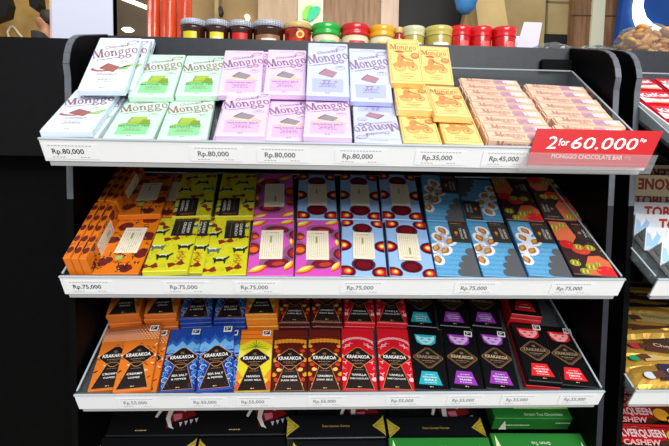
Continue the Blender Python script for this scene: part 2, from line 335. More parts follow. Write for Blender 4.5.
# ---- acrylic trays with price strips
TL = [.298, .33, .33, .33]
def tray(k, dx, label, hw=.45, cat='tray', h=0.0):
    t = thing('acrylic_tray', label, cat, level(k, dx), 'acrylic shelf trays'); L = TL[k]; b = MB(); g = .003
    hb = .0147 if k == 0 else 0
    b.box(-hw, hw, 0, L, FLOOR-g, FLOOR, ACRYL); b.box(-hw, hw, L-g, L, FLOOR, hb, ACRYL)
    for x in (-hw, hw-g): b.raw([(x+i*g, y, z) for i in (0, 1) for y, z in ((0, FLOOR), (L-g, FLOOR), (L-g, hb), (0, 0))], [(0, 1, 2, 3), (7, 6, 5, 4), (0, 4, 5, 1), (1, 5, 6, 2), (2, 6, 7, 3), (3, 7, 4, 0)], ACRYL)
    b.box(-hw+g, hw-g, -.0001, g*.8, FLOOR, -.0005, ACRYL)
    b.build('tray_body', t)
    b = MB(); e = .0016
    [b.raw([(x+i*g, y, z) for i in (0, 1) for y, z in ((.004, 0), (L-g, hb), (L-g, hb+e), (.004, e))], [(0, 1, 2, 3), (7, 6, 5, 4), (0, 4, 5, 1), (1, 5, 6, 2), (2, 6, 7, 3), (3, 7, 4, 0)], EDGE) for x in (-hw, hw-g)]; b.box(-hw+g, hw-g, L-g, L, hb, hb+e, EDGE); b.build('polished_rim', t)
    V = Matrix()
    b = MB(); b.M = V; b.box(-hw, hw, -.006, -.003, -.0345, .0, STRIP, .0006); s = b.build('price_strip', t)
    b = MB(); b.M = V; b.box(-hw+.004, hw-.004, -.0045, .004, -.0435, -.0350, ink((176, 180, 180), .2), .001); b.build('lower_rail', t)
    b = MB(); b.M = V; b.box(-hw-.0003, hw+.0003, -.0072, -.0032, .0003, .0028, EDGE, .0005); b.build('lip_edge', t)
    return t
tray(0, 0, 'topmost clear acrylic tray with the pastel chocolate bars and the red offer sign')
tray(1, 0, 'middle clear acrylic tray with the brightly patterned chocolate bars, priced 75.000')
tray(2, 0, 'lowest priced acrylic tray with the black-diamond chocolate bars, priced 55.000')
tray(0, .955, 'acrylic tray of red wafer packs at the right edge')
tray(1, .955, 'acrylic tray of triangular white chocolate boxes at the right edge')
tray(2, .955, 'acrylic tray of gold foil packs at the right edge')
# ---- price tags slipped into the strips
def price_tag(k, px, py, price, label, wpx=40, strong=(70, 72, 76)):
    Y = LIP[k][0]; p = at(px, py, Y); wd = wpx/F_PX*Y
    o = thing('price_tag', label, 'price tag', level(k) @ Matrix.Translation((p.x, -.0064, -.0175)), 'price tags on the white strips')
    b = MB(); b.M = M_XZ; b.box(-wd*.68, wd*.68, -.0125, .0118, 0, .0003, ink((241, 242, 244), .35)); b.build('paper', o)
    b = MB(); b.M = M_XZ; b.z = .0003
    b.text(price, -wd*.08, 0, .0112, strong, 1, wd*.80, bold=.02)
    for yy, x0, x1 in ((.0088, -.55, .5), (-.0094, -.5, -.2), (-.0094, .2, .45)):
        x = x0
        while x < x1: b.rect(wd*x, wd*(x+.06), yy-.0005, yy+.0005, (150, 152, 156)); x += .085
    b.build('print', o)
S1 = (56, 56, 60); S2 = (120, 122, 126)
for i, (px, pr, lb) in enumerate([(70, 'Rp.80,000', 'price tag under the white coconut bars'), (216, 'Rp.80,000', 'price tag under the gap of green and pink bars'), (283, 'Rp.80,000', 'price tag under the middle pink bars'), (361, 'Rp.80,000', 'price tag under the upside-down lavender bar'), (441, 'Rp.35,000', 'price tag under the yellow boxes'), (508, 'Rp.45,000', 'price tag under the wafer bars, beside the red sign')]):
    price_tag(0, px, 152+i*1.45, pr, lb, 38, S1 if i == 0 else (100, 102, 106))
for i, (px, lb) in enumerate([(89, 'orange bars'), (186, 'yellow animal-print bars'), (257, 'magenta bars'), (363, 'pale blue bars with dark circles'), (477, 'almond bars'), (573, 'dark red striped-fruit bar')]):
    price_tag(1, px, 287.3+.012*(px-90), 'Rp.75,000', 'price tag on the middle strip under the '+lb, 34, S1 if i == 0 else S2)
for px, lb in [(137, 'orange dotted bars'), (207, 'blue mountain bars'), (255, 'sunset-yellow bar'), (327, 'second brown floral bar'), (405, 'second red floral bar'), (466, 'first purple bar'), (520, 'second purple bar'), (578, 'red animal bars')]:
    price_tag(2, px, 401-.008*(px-135), 'Rp.55,000', 'price tag on the lowest strip under the '+lb, 29, (140, 142, 146))
# ---- the red offer sign
SY = LIP[0][0]-.0090
def sx(px, py): p = at(px, py, SY); return (p.x, p.z)
t = thing('offer_sign', 'red slanted sign reading 2 for 60.000 at the right end of the top strip', 'sign', Matrix.Identity(4)); RED = ink((190, 14, 24), .4)
b = MB(); b.M = M_XZ @ Matrix.Translation((0, 0, -SY)); b.prism([sx(537.3, 128.4), sx(663.4, 131.2), sx(646.2, 167.8), sx(526.6, 165)], -.0015, 0, RED); b.build('sign_card', t)
b = MB(); b.M = M_XZ @ Matrix.Translation((0, 0, -SY)); WH = ink((250, 246, 246), .4)
def stext(s, x0, y0, x1, y1, hpx, bold=.0, shear=.28, mat=WH):
    a, c = sx(x0, y0), sx(x1, y1); b.text(s, (a[0]+c[0])/2, (a[1]+c[1])/2, hpx/F_PX*SY/.7, mat, 2, math.hypot(c[0]-a[0], c[1]-a[1]), math.atan2(c[1]-a[1], c[0]-a[0]), bold, shear)
stext('2', 545.8, 142.3, 557, 142.5, 12.5, .004); stext('for', 558.5, 141.9, 569.5, 142.2, 7.2, .01); stext('60.000', 571, 142.7, 638, 144.1, 12, .004); stext('Rp', 640, 140, 646.5, 140.2, 3.6, .01)
stext('MONGGO CHOCOLATE BAR', 551, 156, 622, 157.7, 4.4, .012, .2, ink((244, 226, 224))); stext('40g', 624, 157.4, 631, 157.6, 3.4, 0, .2, ink((226, 150, 146)))
x = 535
while x < 634: q0, q1 = sx(x, 162.3+.022*(x-535)), sx(x+2, 162.9+.022*(x-535)); b.rect(q0[0], q1[0], q1[1], q0[1], (222, 120, 118), 2); x += 2.9
b.build('sign_lettering', t)
b = MB(); b.M = M_XZ @ Matrix.Translation((0, 0, -SY)); b.prism([sx(523, 152.3), sx(657, 155.3), sx(649, 174), sx(518, 171.3)], .0022, .0030, clear('sign_holder_acrylic', (246, 242, 242), .10, .1, .4)); b.build('clear_holder', t)
# ---- what stands on top of the unit
def card(pts, Y, dep, label, mat, name='sign_card'):
    o = slab(pts, Y, dep, mat, name); tag(o, label, 'sign'); return o
TOPY = 1.12
def ztop(px): return at(px, 0, TOPY).x
t = thing('sign_holder', 'blank white card in a clear stand on the upper left, beside the man', 'sign', Matrix.Translation((at(82.7, 20, 1.16).x, 1.16, ZT)))
a, c = at(52.3, 20, 1.16), at(113.2, 20, 1.16); zt = at(80, -28, 1.16).z-ZT; hw = (c.x-a.x)/2
MB().box(-hw, hw, -.001, .001, 0.002, zt, ink((206, 208, 224), .45)).build('card', t)
MB().box(-hw-.004, -hw, -.002, .002, .002, zt, clear('pink_acrylic', (240, 180, 180), .5)).build('side_edge', t)
MB().box(-hw, hw, -.03, .03, 0, .002, ACRYL).build('stand_foot', t)
t = thing('tent_card', 'small blank white tent card standing right of the red-capped jars', 'sign', Matrix.Translation((at(529, 30, 1.14).x, 1.14, ZT)))
q = [at(x, y, 1.14) for x, y in [(515, 52), (537, 52), (542.3, 22.5), (524.2, 21.9)]]; b = MB(); b.M = M_XZ
ox = at(529, 30, 1.14).x; q2 = [(p.x-ox, max(p.z-ZT, .001)) for p in q]; b.prism(q2, 0, -.0012, ink((206, 198, 216), .45)); b.build('front_leaf', t)
b = MB(); b.M = Matrix.Rotation(R(-24), 4, 'X') @ M_XZ; b.prism([(x*.6+.006, y*1.04) for x, y in q2], 0, -.0012, ink((214, 212, 222), .45)); o = b.build('rear_leaf', t); o.location = (0, .047, 0)
GING = None
def gingham():
    m = bpy.data.materials.new('gingham_lid'); m.use_nodes = True; n = m.node_tree.nodes; l = m.node_tree.links; bs = n['Principled BSDF']
    tc = n.new('ShaderNodeTexCoord'); ck = n.new('ShaderNodeTexBrick'); ck.offset = 0; ck.inputs['Color1'].default_value = lin((226, 230, 236))+(1,); ck.inputs['Color2'].default_value = lin((222, 226, 234))+(1,); ck.inputs['Mortar'].default_value = lin((132, 138, 154))+(1,)
    ck.inputs['Scale'].default_value = 120; ck.inputs['Mortar Size'].default_value = .09; ck.inputs['Brick Width'].default_value = .4; ck.inputs['Row Height'].default_value = .4
    mp = n.new('ShaderNodeMapping'); mp.inputs['Rotation'].default_value = (R(90), 0, 0)
    l.new(tc.outputs['Object'], mp.inputs[0]); l.new(mp.outputs[0], ck.inputs[0]); l.new(ck.outputs[0], bs.inputs[0]); bs.inputs['Roughness'].default_value = .4; return m
GING = gingham()
def jar(px0, px1, ytop, label, body, lid, lab, style='jam', cat='jar', Y=1.085, extra=None):
    a, c = at(px0, 30, Y+.03), at(px1, 30, Y+.03); r = (c.x-a.x)/2*1.04; H = at((px0+px1)/2, ytop+1.6, Y+.0).z-ZT
    o = thing('jam_jar' if style == 'jam' else 'spread_jar', label, cat, Matrix.Translation(((a.x+c.x)/2, Y+.03, ZT)), 'jars along the top of the unit'); k = .92 if style == 'jam' else .90
    b = MB()
    if style == 'jam': b.lathe([(r*.86, 0), (r*.93, .004), (r*.93, H*.62), (r*.98, H*.70), (r*.98, H*.75), (r*.8, H*.80)], body, 28)
    elif style == 'cup': b.lathe([(r*.86, 0), (r*.90, .004), (r*.92, H*.55), (r*.93, H*.66), (r*.93, H*.7)], body, 28)
    else: b.lathe([(r*.86, 0), (r*.92, .004), (r*.93, H*.58), (r*.86, H*.62)], body, 28)
    b.build('jar_body', o, True)
    b = MB()
    if style == 'jam': b.lathe([(r*.96, H*.79), (r, H*.80), (r, H*.95), (r*.95, H*.98), (r*.5, H)], lid, 32)
    elif style == 'cup': b.lathe([(r*.96, H*.66), (r*.98, H*.68), (r*.93, H*.76), (r*.97, H*.8), (r, H*.9), (r*.97, H*.97), (r*.6, H)], lid, 32)
    else: b.lathe([(r*.97, H*.60), (r*.99, H*.61), (r*.97, H*.72), (r*.93, H*.76), (r*.97, H*.80), (r, H*.93), (r*.95, H*.985), (r*.6, H)], lid, 32)
    b.build('lid', o, True)
    if lab:
        b = MB(); rr = r*.945; n = 14; vs = []; z0_, z1_ = H*lab[1], H*lab[2]; aw = lab[3]; a0 = -PI/2+lab[4]
        for i in range(n+1):
            an = a0-aw+2*aw*i/n; vs += [(rr*math.cos(an), rr*math.sin(an), z0_), (rr*math.cos(an), rr*math.sin(an), z1_)]
        b.raw(vs, [(2*i, 2*i+2, 2*i+3, 2*i+1) for i in range(n)], lab[0])
        if len(lab) > 5:
            vs = []; rr *= 1.008
            for i in range(n+1):
                an = a0+aw*.1-aw*.55+1.1*aw*i/n; vs += [(rr*math.cos(an), rr*math.sin(an), z0_+(z1_-z0_)*.2), (rr*math.cos(an), rr*math.sin(an), z0_+(z1_-z0_)*.72)]
            b.raw(vs, [(2*i, 2*i+2, 2*i+3, 2*i+1) for i in range(n)], lab[5])
        b.build('paper_label', o, True)
    return o
JAMB = ink((58, 24, 16), .12, spec=.6)
jar(181, 205.5, 14.6, 'leftmost gingham-lidded jar, yellow label, beside the red packs', JAMB, GING, (ink((212, 200, 30)), .05, .56, .6, -.1))
jar(205.8, 229, 15.3, 'second gingham-lidded jar with a yellow label', JAMB, GING, (ink((222, 208, 40)), .05, .56, .62, .1, ink((232, 228, 190))))
jar(229.2, 253, 16.4, 'gingham-lidded jar with a red label', JAMB, GING, (ink((206, 24, 26)), .05, .56, .7, 0))
jar(253.2, 284, 17.2, 'widest gingham-lidded jar of dark jam with small white labels', JAMB, GING, (ink((150, 100, 60)), .05, .5, .9, 0, ink((225, 222, 215))))
def cherry_jar(px0, px1, yt, label):
    m = noisy('cherry_print', (120, 8, 12), (214, 60, 40), 60, .15, 2, spec=.7); o = jar(px0, px1, yt, label, m, ink((206, 176, 110), .3), None); r = (at(px1, 30, 1.085).x-at(px0, 30, 1.085).x)/2
    b = MB(); b.M = Matrix.Translation((r*.2, -r*.95, .035)) @ M_XZ; b.prism(ell(0, 0, r*.3, r*.3), -.002, .002, ink((226, 190, 40))); b.prism(ell(0, 0, r*.16, r*.16), .002, .003, ink((190, 40, 30))); b.build('seal', o)
cherry_jar(284.3, 311.5, 18.6, 'cherry-printed jar with a gold lid and round yellow seal'); cherry_jar(394.5, 403, 21.3, 'narrow cherry-printed jar half hidden behind the olive jar')
def capped(x0, x1, yt, col, label, lc): jar(x0, x1, yt, label, ink((214, 196, 150), .3), ink(col, .22, spec=.7), (ink((226, 214, 180)), .04, .54, 1.1, 0, ink(lc)), 'spread')
capped(312, 340.5, 19.9, (30, 170, 60), 'jar with a bright green screw cap', (130, 200, 130)); capped(341, 369, 20.2, (206, 22, 30), 'red screw-capped jar between the green and yellow caps', (206, 60, 60)); capped(369.2, 394.2, 21.5, (228, 166, 20), 'jar with an orange-yellow screw cap', (222, 180, 50))
OL = ink((180, 160, 70), .18, spec=.7)
jar(402.5, 424.5, 21.5, 'pale olive jar, left of the pair, cream lid', OL, ink((206, 204, 160), .25), (ink((222, 222, 224)), .04, .42, .35, .3), 'cup'); jar(425, 452, 22, 'golden olive jar, right of the pair, white label', OL, ink((196, 180, 90), .2, spec=.7), (ink((224, 224, 226)), .04, .42, .6, 0), 'cup')
RJ = ink((196, 14, 20), .2, spec=.7); RL = ink((214, 20, 26), .2, spec=.7)
for x0, x1, yt, lb in ((449, 471, 21.2, 'leftmost of the three all-red jars'), (469.5, 491.5, 21.8, 'middle one of the three all-red jars'), (492, 515.5, 22.3, 'rightmost all-red jar, next to the white tent card')):
    jar(x0, x1, yt, lb, RJ, RL, (ink((222, 90, 80)), .1, .5, .35, .25), 'cup')
# tall red packs
RP = noisy('red_pouch', (190, 52, 20), (226, 84, 40), 14, .2, 3, stretch=(3, 3, .6), bump=.6, spec=.7)
for i, (x0, x1, lb) in enumerate(((146.5, 159.5, 'leftmost tall translucent red-orange pouch'), (160, 176.5, 'middle tall translucent red-orange pouch'), (177, 191.8, 'rightmost tall red-orange pouch, beside the gingham jars'))):
    a, c = at(x0, 30, 1.17), at(x1, 30, 1.17); wd = (c.x-a.x)/2; H = at(x0, -30, 1.17).z-ZT
    o = thing('snack_pouch', lb, 'pouch', Matrix.Translation(((a.x+c.x)/2, 1.175, ZT)), 'red pouches on top of the unit'); b = MB(); n = 20; vs = []; zs = [0, .02, .08, .14, H-.03, H-.015]
    ds = [.02, .022, .018, .014, .006, .002]
    for z_, d_ in zip(zs, ds): vs += [(wd*math.cos(2*PI*j/n)*(1 if z_ < .1 else .97), d_*math.sin(2*PI*j/n)*(1+.25*math.sin(5*2*PI*j/n+i)), z_) for j in range(n)]
    b.raw(vs, [(q*n+j, q*n+(j+1) % n, (q+1)*n+(j+1) % n, (q+1)*n+j) for q in range(5) for j in range(n)]+[tuple(range(n))], RP); b.build('pouch_film', o, True)
    MB().box(-wd, wd, -.0015, .0015, H-.017, H, ink((214, 88, 60), .3)).build('top_seal', o)
# clear bags lying on the right
def bag(px0, px1, ytop, Y, label, name, chips, dep=.07, seed=1):
    rnd = random.Random(seed); a, c = at(px0, 40, Y), at(px1, 40, Y); wd = (c.x-a.x)/2; H = at((px0+px1)/2, ytop, Y).z-ZT
    o = thing(name, label, 'bag', Matrix.Translation(((a.x+c.x)/2, Y+dep*.6, ZT)))
    n, m = 22, 10; vs = []
    for j in range(m+1):
        for i in range(n):
            u = 2*PI*i/n; f = math.sin(PI*(.08+.9*j/m)/1.0)**.5 if 0 < j < m else .12
            vs.append((wd*math.cos(u)*(.55+.45*f)+rnd.uniform(-.004, .004), dep*.5*math.sin(u)*f+rnd.uniform(-.004, .004), max(.0005, H*j/m*(1-.12*abs(math.cos(u)))+rnd.uniform(-.004, .004))))
    b = MB(); b.raw(vs, [(j*n+i, j*n+(i+1) % n, (j+1)*n+(i+1) % n, (j+1)*n+i) for j in range(m) for i in range(n)]+[tuple(range(n))[::-1], tuple(m*n+i for i in range(n))], FILM); b.build('clear_film', o, False)
    b = MB(); col, cnt, sz = chips
    for q in range(cnt):
        x, y_, z_ = rnd.uniform(-.72, .72)*wd, rnd.uniform(-.3, .3)*dep, rnd.uniform(.08, .84)*H
        b.M = Matrix.Translation((x, y_, max(z_, sz*.7))) @ Matrix.Rotation(rnd.uniform(0, 6), 4, 'Z') @ Matrix.Rotation(rnd.uniform(-1, 1), 4, 'X')
        b.lathe([(sz*.35, -sz*.42), (sz*.85, -sz*.25), (sz, 0), (sz*.8, sz*.28), (sz*.3, sz*.42)], ink(col[q % len(col)], .6), 10)
    s = b.build('contents', o, True); s['kind'] = 'stuff'; return o
bag(630, 704, 16, 1.06, 'clear bag of golden round crackers beneath the white crescent', 'cracker_bag', (((214, 150, 70), (196, 128, 52), (224, 168, 88)), 130, .0135), .09, 4)
bag(574, 632, 41, 1.08, 'flat clear bag with pale yellow chips, left of the cracker bag', 'chip_bag', (((236, 224, 120), (226, 214, 150)), 14, .006), .08, 7)
bag(538, 586, 38.5, 1.10, 'crumpled clear bag beside the white tent card', 'chip_bag', (((232, 226, 200), (222, 216, 196)), 8, .006), .06, 9)

# ================================================================== printed lettering for the pastel bars: a hand-drawn serif
def serif_word(b, cx, cy, wd, ht, mat, rot=0, lay=3):
    """Monggo in a contrasty serif; drawn in a box 6.05 wide, 1 high"""
    k = wd/6.05; ky = ht; z0 = b.z; parts = []
    def P(pts): parts.append(pts)
    def ringp(x, y, rx, ry, t0, t1, n=20):
        for i in range(n):
            a, c = 2*PI*i/n, 2*PI*(i+1)/n
            P([(x+rx*math.cos(a), y+ry*math.sin(a)), (x+rx*math.cos(c), y+ry*math.sin(c)), (x+(rx-t0)*math.cos(c), y+(ry-t1)*math.sin(c)), (x+(rx-t0)*math.cos(a), y+(ry-t1)*math.sin(a))])
    def bar(x0, y0, x1, y1): P([(x0, y0), (x1, y0), (x1, y1), (x0, y1)])
    # M
    bar(.14, 0, .27, 1); bar(1.12, 0, 1.40, 1); P([(.14, 1), (.46, 1), (.90, .1), (.70, .0)]); P([(1.14, 1), (1.28, 1), (.86, .0), (.70, .0)])
    for a, c in ((0, .42), (1.0, 1.5)): bar(a, 0, c, .07)
    bar(0, .93, .34, 1); bar(1.16, .93, 1.5, 1)
    ringp(1.92, .33, .37, .35, .20, .09)                                        # o
    bar(2.44, 0, 2.66, .64); bar(2.36, .58, 2.62, .66); bar(2.36, 0, 2.74, .06); bar(2.95, 0, 3.17, .46); bar(2.88, 0, 3.26, .06)   # n
    for i in range(8):
        a, c = PI*i/8, PI*(i+1)/8; f = lambda q, r1, r2: (2.86+r1*math.cos(q), .44+r2*math.sin(q))
        P([f(a, .28, .22), f(c, .28, .22), f(c, .09, .12), f(a, .09, .12)])
    for gx in (3.72, 4.62):                                                     # g g
        ringp(gx, .40, .33, .27, .17, .09, 16); bar(gx+.18, .60, gx+.44, .68); ringp(gx-.02, -.22, .41, .23, .14, .09, 16); P([(gx-.28, .2), (gx-.16, .16), (gx-.2, -.04), (gx-.32, -.02)])
    ringp(5.55, .33, .40, .35, .20, .09)
    for p in parts: b.poly(rot2([((x-3.02)*k, (y-.3)*ky) for x, y in p], rot, cx, cy), mat, lay)
def micro(b, x0, x1, y, mat, h=.0011, lay=3, seed=0, rot=0):                    # a line of print too small to read
    rnd = random.Random(seed*31+7); x = x0; cx = (x0+x1)/2
    while x < x1-.001:
        l = min(rnd.uniform(.002, .006), x1-x); b.poly(rot2([(x-cx, -h/2), (x+l-cx, -h/2), (x+l-cx, h/2), (x-cx, h/2)], rot, cx, y), mat, lay); x += l+.0012
def carton(name_mat, wd, L, t, bev=.0012): b = MB(); b.box(-wd/2, wd/2, 0, L, 0, t, name_mat, bev); b.z = t; b.clip = (-wd/2+.0006, wd/2-.0006, .0006, L-.0006); return b
def sheet(t, clip=None): b = MB(); b.z = t; b.clip = clip; return b
def root(cat='chocolate bar', name='chocolate_bar'): return thing(name, 'chocolate bar', cat)
# ---- pastel tablets
def tablet(base, edge, inkc, panel, flavour, square, kind):
    W, L, T = .0715, .157, .011
    def make():
        r = root(); b = carton(ink(base, .4), W, L, T)
        b.line([(-.031, .146), (.031, .146)], .0004, inkc); micro(b, -.014, .014, .1505, inkc, .0008)
        for s in (-1, 1): b.rect(s*(W/2-.0008)-.0003, s*(W/2-.0008)+.0003, .004, .153, edge)
        b.build('carton', r)
        b = sheet(T, (-W/2, W/2, 0, L)); ra = R(16)
        b.clip = (-W/2+.0004, W/2-.0004, 0, L); serif_word(b, .001, .1065, .075, .0260, inkc, ra)
        b.text('Chocolate', -.001, .1285, .0115, inkc, 3, .038, ra, .012, .35)
        lf = leafp(.0235, .1415, .021, .012, R(28), 9); b.line(lf, .001, inkc, 3, True); b.line([(.013, .137), (.034, .1465)], .0005, inkc, 3)
        b.line(rot2([(-.034, 0), (.034, 0)], ra, 0, .0925), .0008, inkc); micro(b, -.026, .01, .0885, inkc, .0010, 3, 3, ra)
        b.line(ell(.0215, .079, .0078, .0052), .0005, inkc, 3, True); micro(b, .0165, .0265, .0825, inkc, .0007); micro(b, .0172, .0258, .0805, inkc, .0007)
        b.build('brand_lettering', r)
        b = sheet(T, (-W/2, W/2, 0, L))
        if panel: b.poly([(-.0255, .010), (.0255, .010), (.0265, .046), (-.0265, .046)] if kind != 'green' else [(-.0225, .011), (.0225, .011), (.0225, .044), (-.0225, .044)], panel)
        if kind == 'coco':
            b.poly(ell(-.007, .060, .022, .0085, R(8), 20), (178, 100, 98), 2); b.poly(ell(-.004, .0640, .021, .0085, R(8), 20), base, 3)
            for i in range(4): b.poly(leafp(.02+i*.003, .06+i*.0035, .024, .0045, R(4+9*i)), ((150, 196, 110), (176, 208, 130))[i % 2], 2)
        if kind == 'salt': b.poly([(-.028, .047), (.03, .047), (.012, .062), (-.01, .058)], (236, 196, 170), 2); b.poly([(-.02, .048), (.016, .047), (.006, .054)], (250, 222, 196), 3)
        a = R(-16) if kind != 'green' else R(12)
        b.poly(rot2([(-.0165, -.009), (.0125, -.012), (.0165, .008), (-.008, .0125)], a, .001, .0625, .85), square[0], 4)
        b.poly(rot2([(-.0165, -.009), (-.008, .0125), (-.0105, .0128), (-.0185, -.0075)], a, .001, .0625, .85), square[1], 5)
        if kind == 'green': b.poly([(-.024, .0445), (.024, .0445), (.018, .053), (.012, .049), (-.002, .054), (-.016, .05)], (150, 190, 60), 3); b.poly([(.0035, .0445), (.022, .0445), (.0195, .061), (.009, .062)], square[1], 5)
        if kind == '77': b.text('77', -.002, .036, .0145, inkc, 5, None, 0, .01); b.text('%', .0135, .038, .007, inkc, 5)
        else: b.text(flavour, 0, .0395 if kind != 'coco' else .043, .0068, inkc if kind != 'green' else (60, 140, 50), 5, .046 if kind != 'coco' else .032, 0, .01)
        for i, y in enumerate((.0325, .028, .0235)): micro(b, -.014+.003*(i % 2), .014-.003*(i % 2), y, inkc, .0013 if i == 1 else .0009, 5, i)
        micro(b, -.004, .004, .0065, inkc, .0014, 5); b.build('flavour_print', r); return r
    return Kind(make)
MAUVE = (150, 104, 116)
COCO = tablet((228, 239, 252), (188, 204, 232), (154, 106, 118), None, 'COCONUT', ((168, 98, 92), (126, 66, 62)), 'coco')
GREEN = tablet((206, 236, 216), (176, 216, 192), (164, 122, 118), (140, 222, 150), 'MATCHA TEA', ((168, 196, 64), (128, 158, 40)), 'green')
PINK = tablet((234, 204, 240), (202, 164, 218), (150, 112, 136), (226, 182, 228), 'VOLCANIC SALT', ((150, 138, 146), (116, 106, 114)), 'salt')
LAV = tablet((202, 208, 242), (172, 180, 226), (156, 122, 148), (178, 184, 232), '', ((172, 128, 146), (140, 98, 116)), '77')
G1 = 'pastel tablets on the top tray'
COCO.put(pose(0, -.408, .002, 0, 1.6), 'white coconut bar underneath the front left one, only its right edge showing', G1)
COCO.put(pose(0, -.4115, -.001, .0115, 2.3), 'white coconut bar at the front left corner of the top tray', G1)
COCO.put(pose(0, -.394, .106, .030, 2.8, 13.3), 'white coconut bar topmost on the pile at the back left corner', G1)
COCO.put(pose(0, -.391, .141, .019, 1.8, 13.3), 'white coconut bar directly under the topmost one of the back left pile', G1)
COCO.put(pose(0, -.392, .178, .008, 3.4, 13.3), 'white coconut bar at the bottom of the back left pile, mostly hidden', G1)
GREEN.put(pose(0, -.329, .004, 0, 2.8), 'pale green matcha bar in front, beside the front coconut bar', G1)
GREEN.put(pose(0, -.252, .004, 0, 4.4), 'pale green matcha bar in front, beside the pink bars', G1)
GREEN.put(pose(0, -.328, .131, .0115, 2.9, 6.6), 'pale green matcha bar at the back, next to the coconut pile', G1)
GREEN.put(pose(0, -.254, .140, .0115, 3.6, 5.5), 'pale green matcha bar at the back, next to the back pink bar', G1)
PINK.put(pose(0, -.172, -.004+.0045, 0, 2), 'pink volcanic salt bar mostly hidden under the front left pink bar', G1)
PINK.put(pose(0, -.1665, -.004, .0115, 1.0, 1.1), 'pink volcanic salt bar in front, nearest the green bars, lying on another', G1)
PINK.put(pose(0, -.098, .007, 0, 0), 'pink volcanic salt bar in the front middle, lying lowest of the three', G1)
PINK.put(pose(0, -.0385, .004, 0, -1.6), 'pink volcanic salt bar covered by the raised front right pink bar', G1) if False else None
PINK.put(pose(0, -.041, -.002, .0115, -1.6), 'pink volcanic salt bar in front, nearest the lavender bars, overhanging its neighbour', G1)
PINK.put(pose(0, -.184, .137, .015, 2.3, 9.0), 'pink volcanic salt bar at the back, next to the green bars', G1)
PINK.put(pose(0, -.178, .168, .004, 1.2, 9.0), 'pink volcanic salt bar showing its edge under the back left pink bar', G1)
PINK.put(pose(0, -.110, .145, .015, .3, 9.3), 'pink volcanic salt bar at the back, next to the tall lavender bar', G1)
LAV.put(pose(0, -.038, .118, .025, -1.0, 14.3), 'lavender 77 percent bar standing highest at the back, beside the pink bar', G1)
LAV.put(pose(0, .036, .131, .0115, -1.6, 14.9), 'lavender 77 percent bar at the back, beside the yellow boxes', G1)
LAV.put(pose(0, .035, .005, 0, -2.6, flip=.157), 'lavender 77 percent bar lying upside down in front', G1)
# ---- yellow boxes with a motorbike picture
def yellow_box():
    W, L, T = .0585, .122, .014; INK = (206, 122, 66)
    r = root('chocolate box', 'chocolate_box'); b = carton(ink((250, 212, 130), .4), W, L, T, .0015)
    b.line([(-.026, .004), (.026, .004), (.026, .118), (-.026, .118)], .0007, INK, 1, True); b.build('carton', r)
    b = sheet(T); b.text('Chocolate', -.002, .107, .0065, INK, 2, .024, 0, 0, .2); serif_word(b, -.001, .0945, .049, .0145, (190, 104, 70), 0, 2); b.line(leafp(.02, .107, .012, .006, R(25)), .0006, INK, 2, True); micro(b, -.02, .016, .085, INK, .0008, 2); b.build('brand_lettering', r)
    b = sheet(T); O = (216, 140, 84)
    for x, q in ((-.0105, .0125), (.0125, .0095)):
        b.poly(ell(x, .042, q*.82, q), (242, 186, 112), 2); b.line(ell(x, .042, q*.82, q), .0012, O, 3, True); b.poly(ell(x, .042, .0022, .0026), (186, 98, 60), 3)
    b.poly([(-.024, .047), (-.012, .058), (.006, .057), (.016, .052), (.02, .047), (.004, .044), (-.016, .041)], (228, 150, 88), 4); b.poly(ell(-.008, .066, .006, .011, R(-14)), (226, 140, 84), 5); b.poly(ell(-.009, .079, .0042, .0046), (240, 186, 120), 5); b.poly(leafp(-.009, .0832, .018, .007, R(-6)), (190, 96, 62), 6)
    b.line([(-.006, .07), (.004, .062), (.012, .06)], .0028, (226, 140, 84), 5); b.line([(.012, .061), (.015, .05)], .0014, (190, 96, 62), 5); b.poly(ell(.006, .072, .006, .008), (248, 196, 120), 4)
    b.poly(ell(.0185, .073, .0078, .0085), (208, 116, 70), 5); b.poly(ell(.0185, .073, .0058, .0064), (226, 146, 92), 6); micro(b, .0145, .0225, .0745, (250, 214, 140), .0011, 7); micro(b, .0145, .0225, .0715, (250, 214, 140), .0011, 7)
    micro(b, -.01, .01, .024, INK, .001, 3); micro(b, -.012, .012, .0165, INK, .0017, 3); micro(b, -.008, .008, .011, INK, .001, 3); b.build('motorbike_picture', r); return r
YB = Kind(yellow_box); GY = 'yellow boxes on the top tray'
def yput(u, v, h, ro, ti, lb): YB.put(pose(0, u, v, h, ro, ti, .014), lb, GY)
yput(.101, .172, .030, -1.5, 19.4, 'yellow box standing highest at the back left of its group, against the lavender bar')
yput(.162, .204, .018, -5, 14.6, 'yellow box at the back right of its group, beside the back wafer bars')
yput(.103, .093, .0160, -3.2, 1.2, 'yellow box in the middle row, left, next to the lavender bars')
yput(.1585, .067, .0185, -3.6, .2, 'yellow box in the middle row, right, showing its deep front edge')
yput(.101, .004, .0018, -3.8, 0, 'yellow box at the front left of its group'); yput(.164, .004, .0018, -4.5, .0, 'yellow box at the front right, beside the front wafer bars')
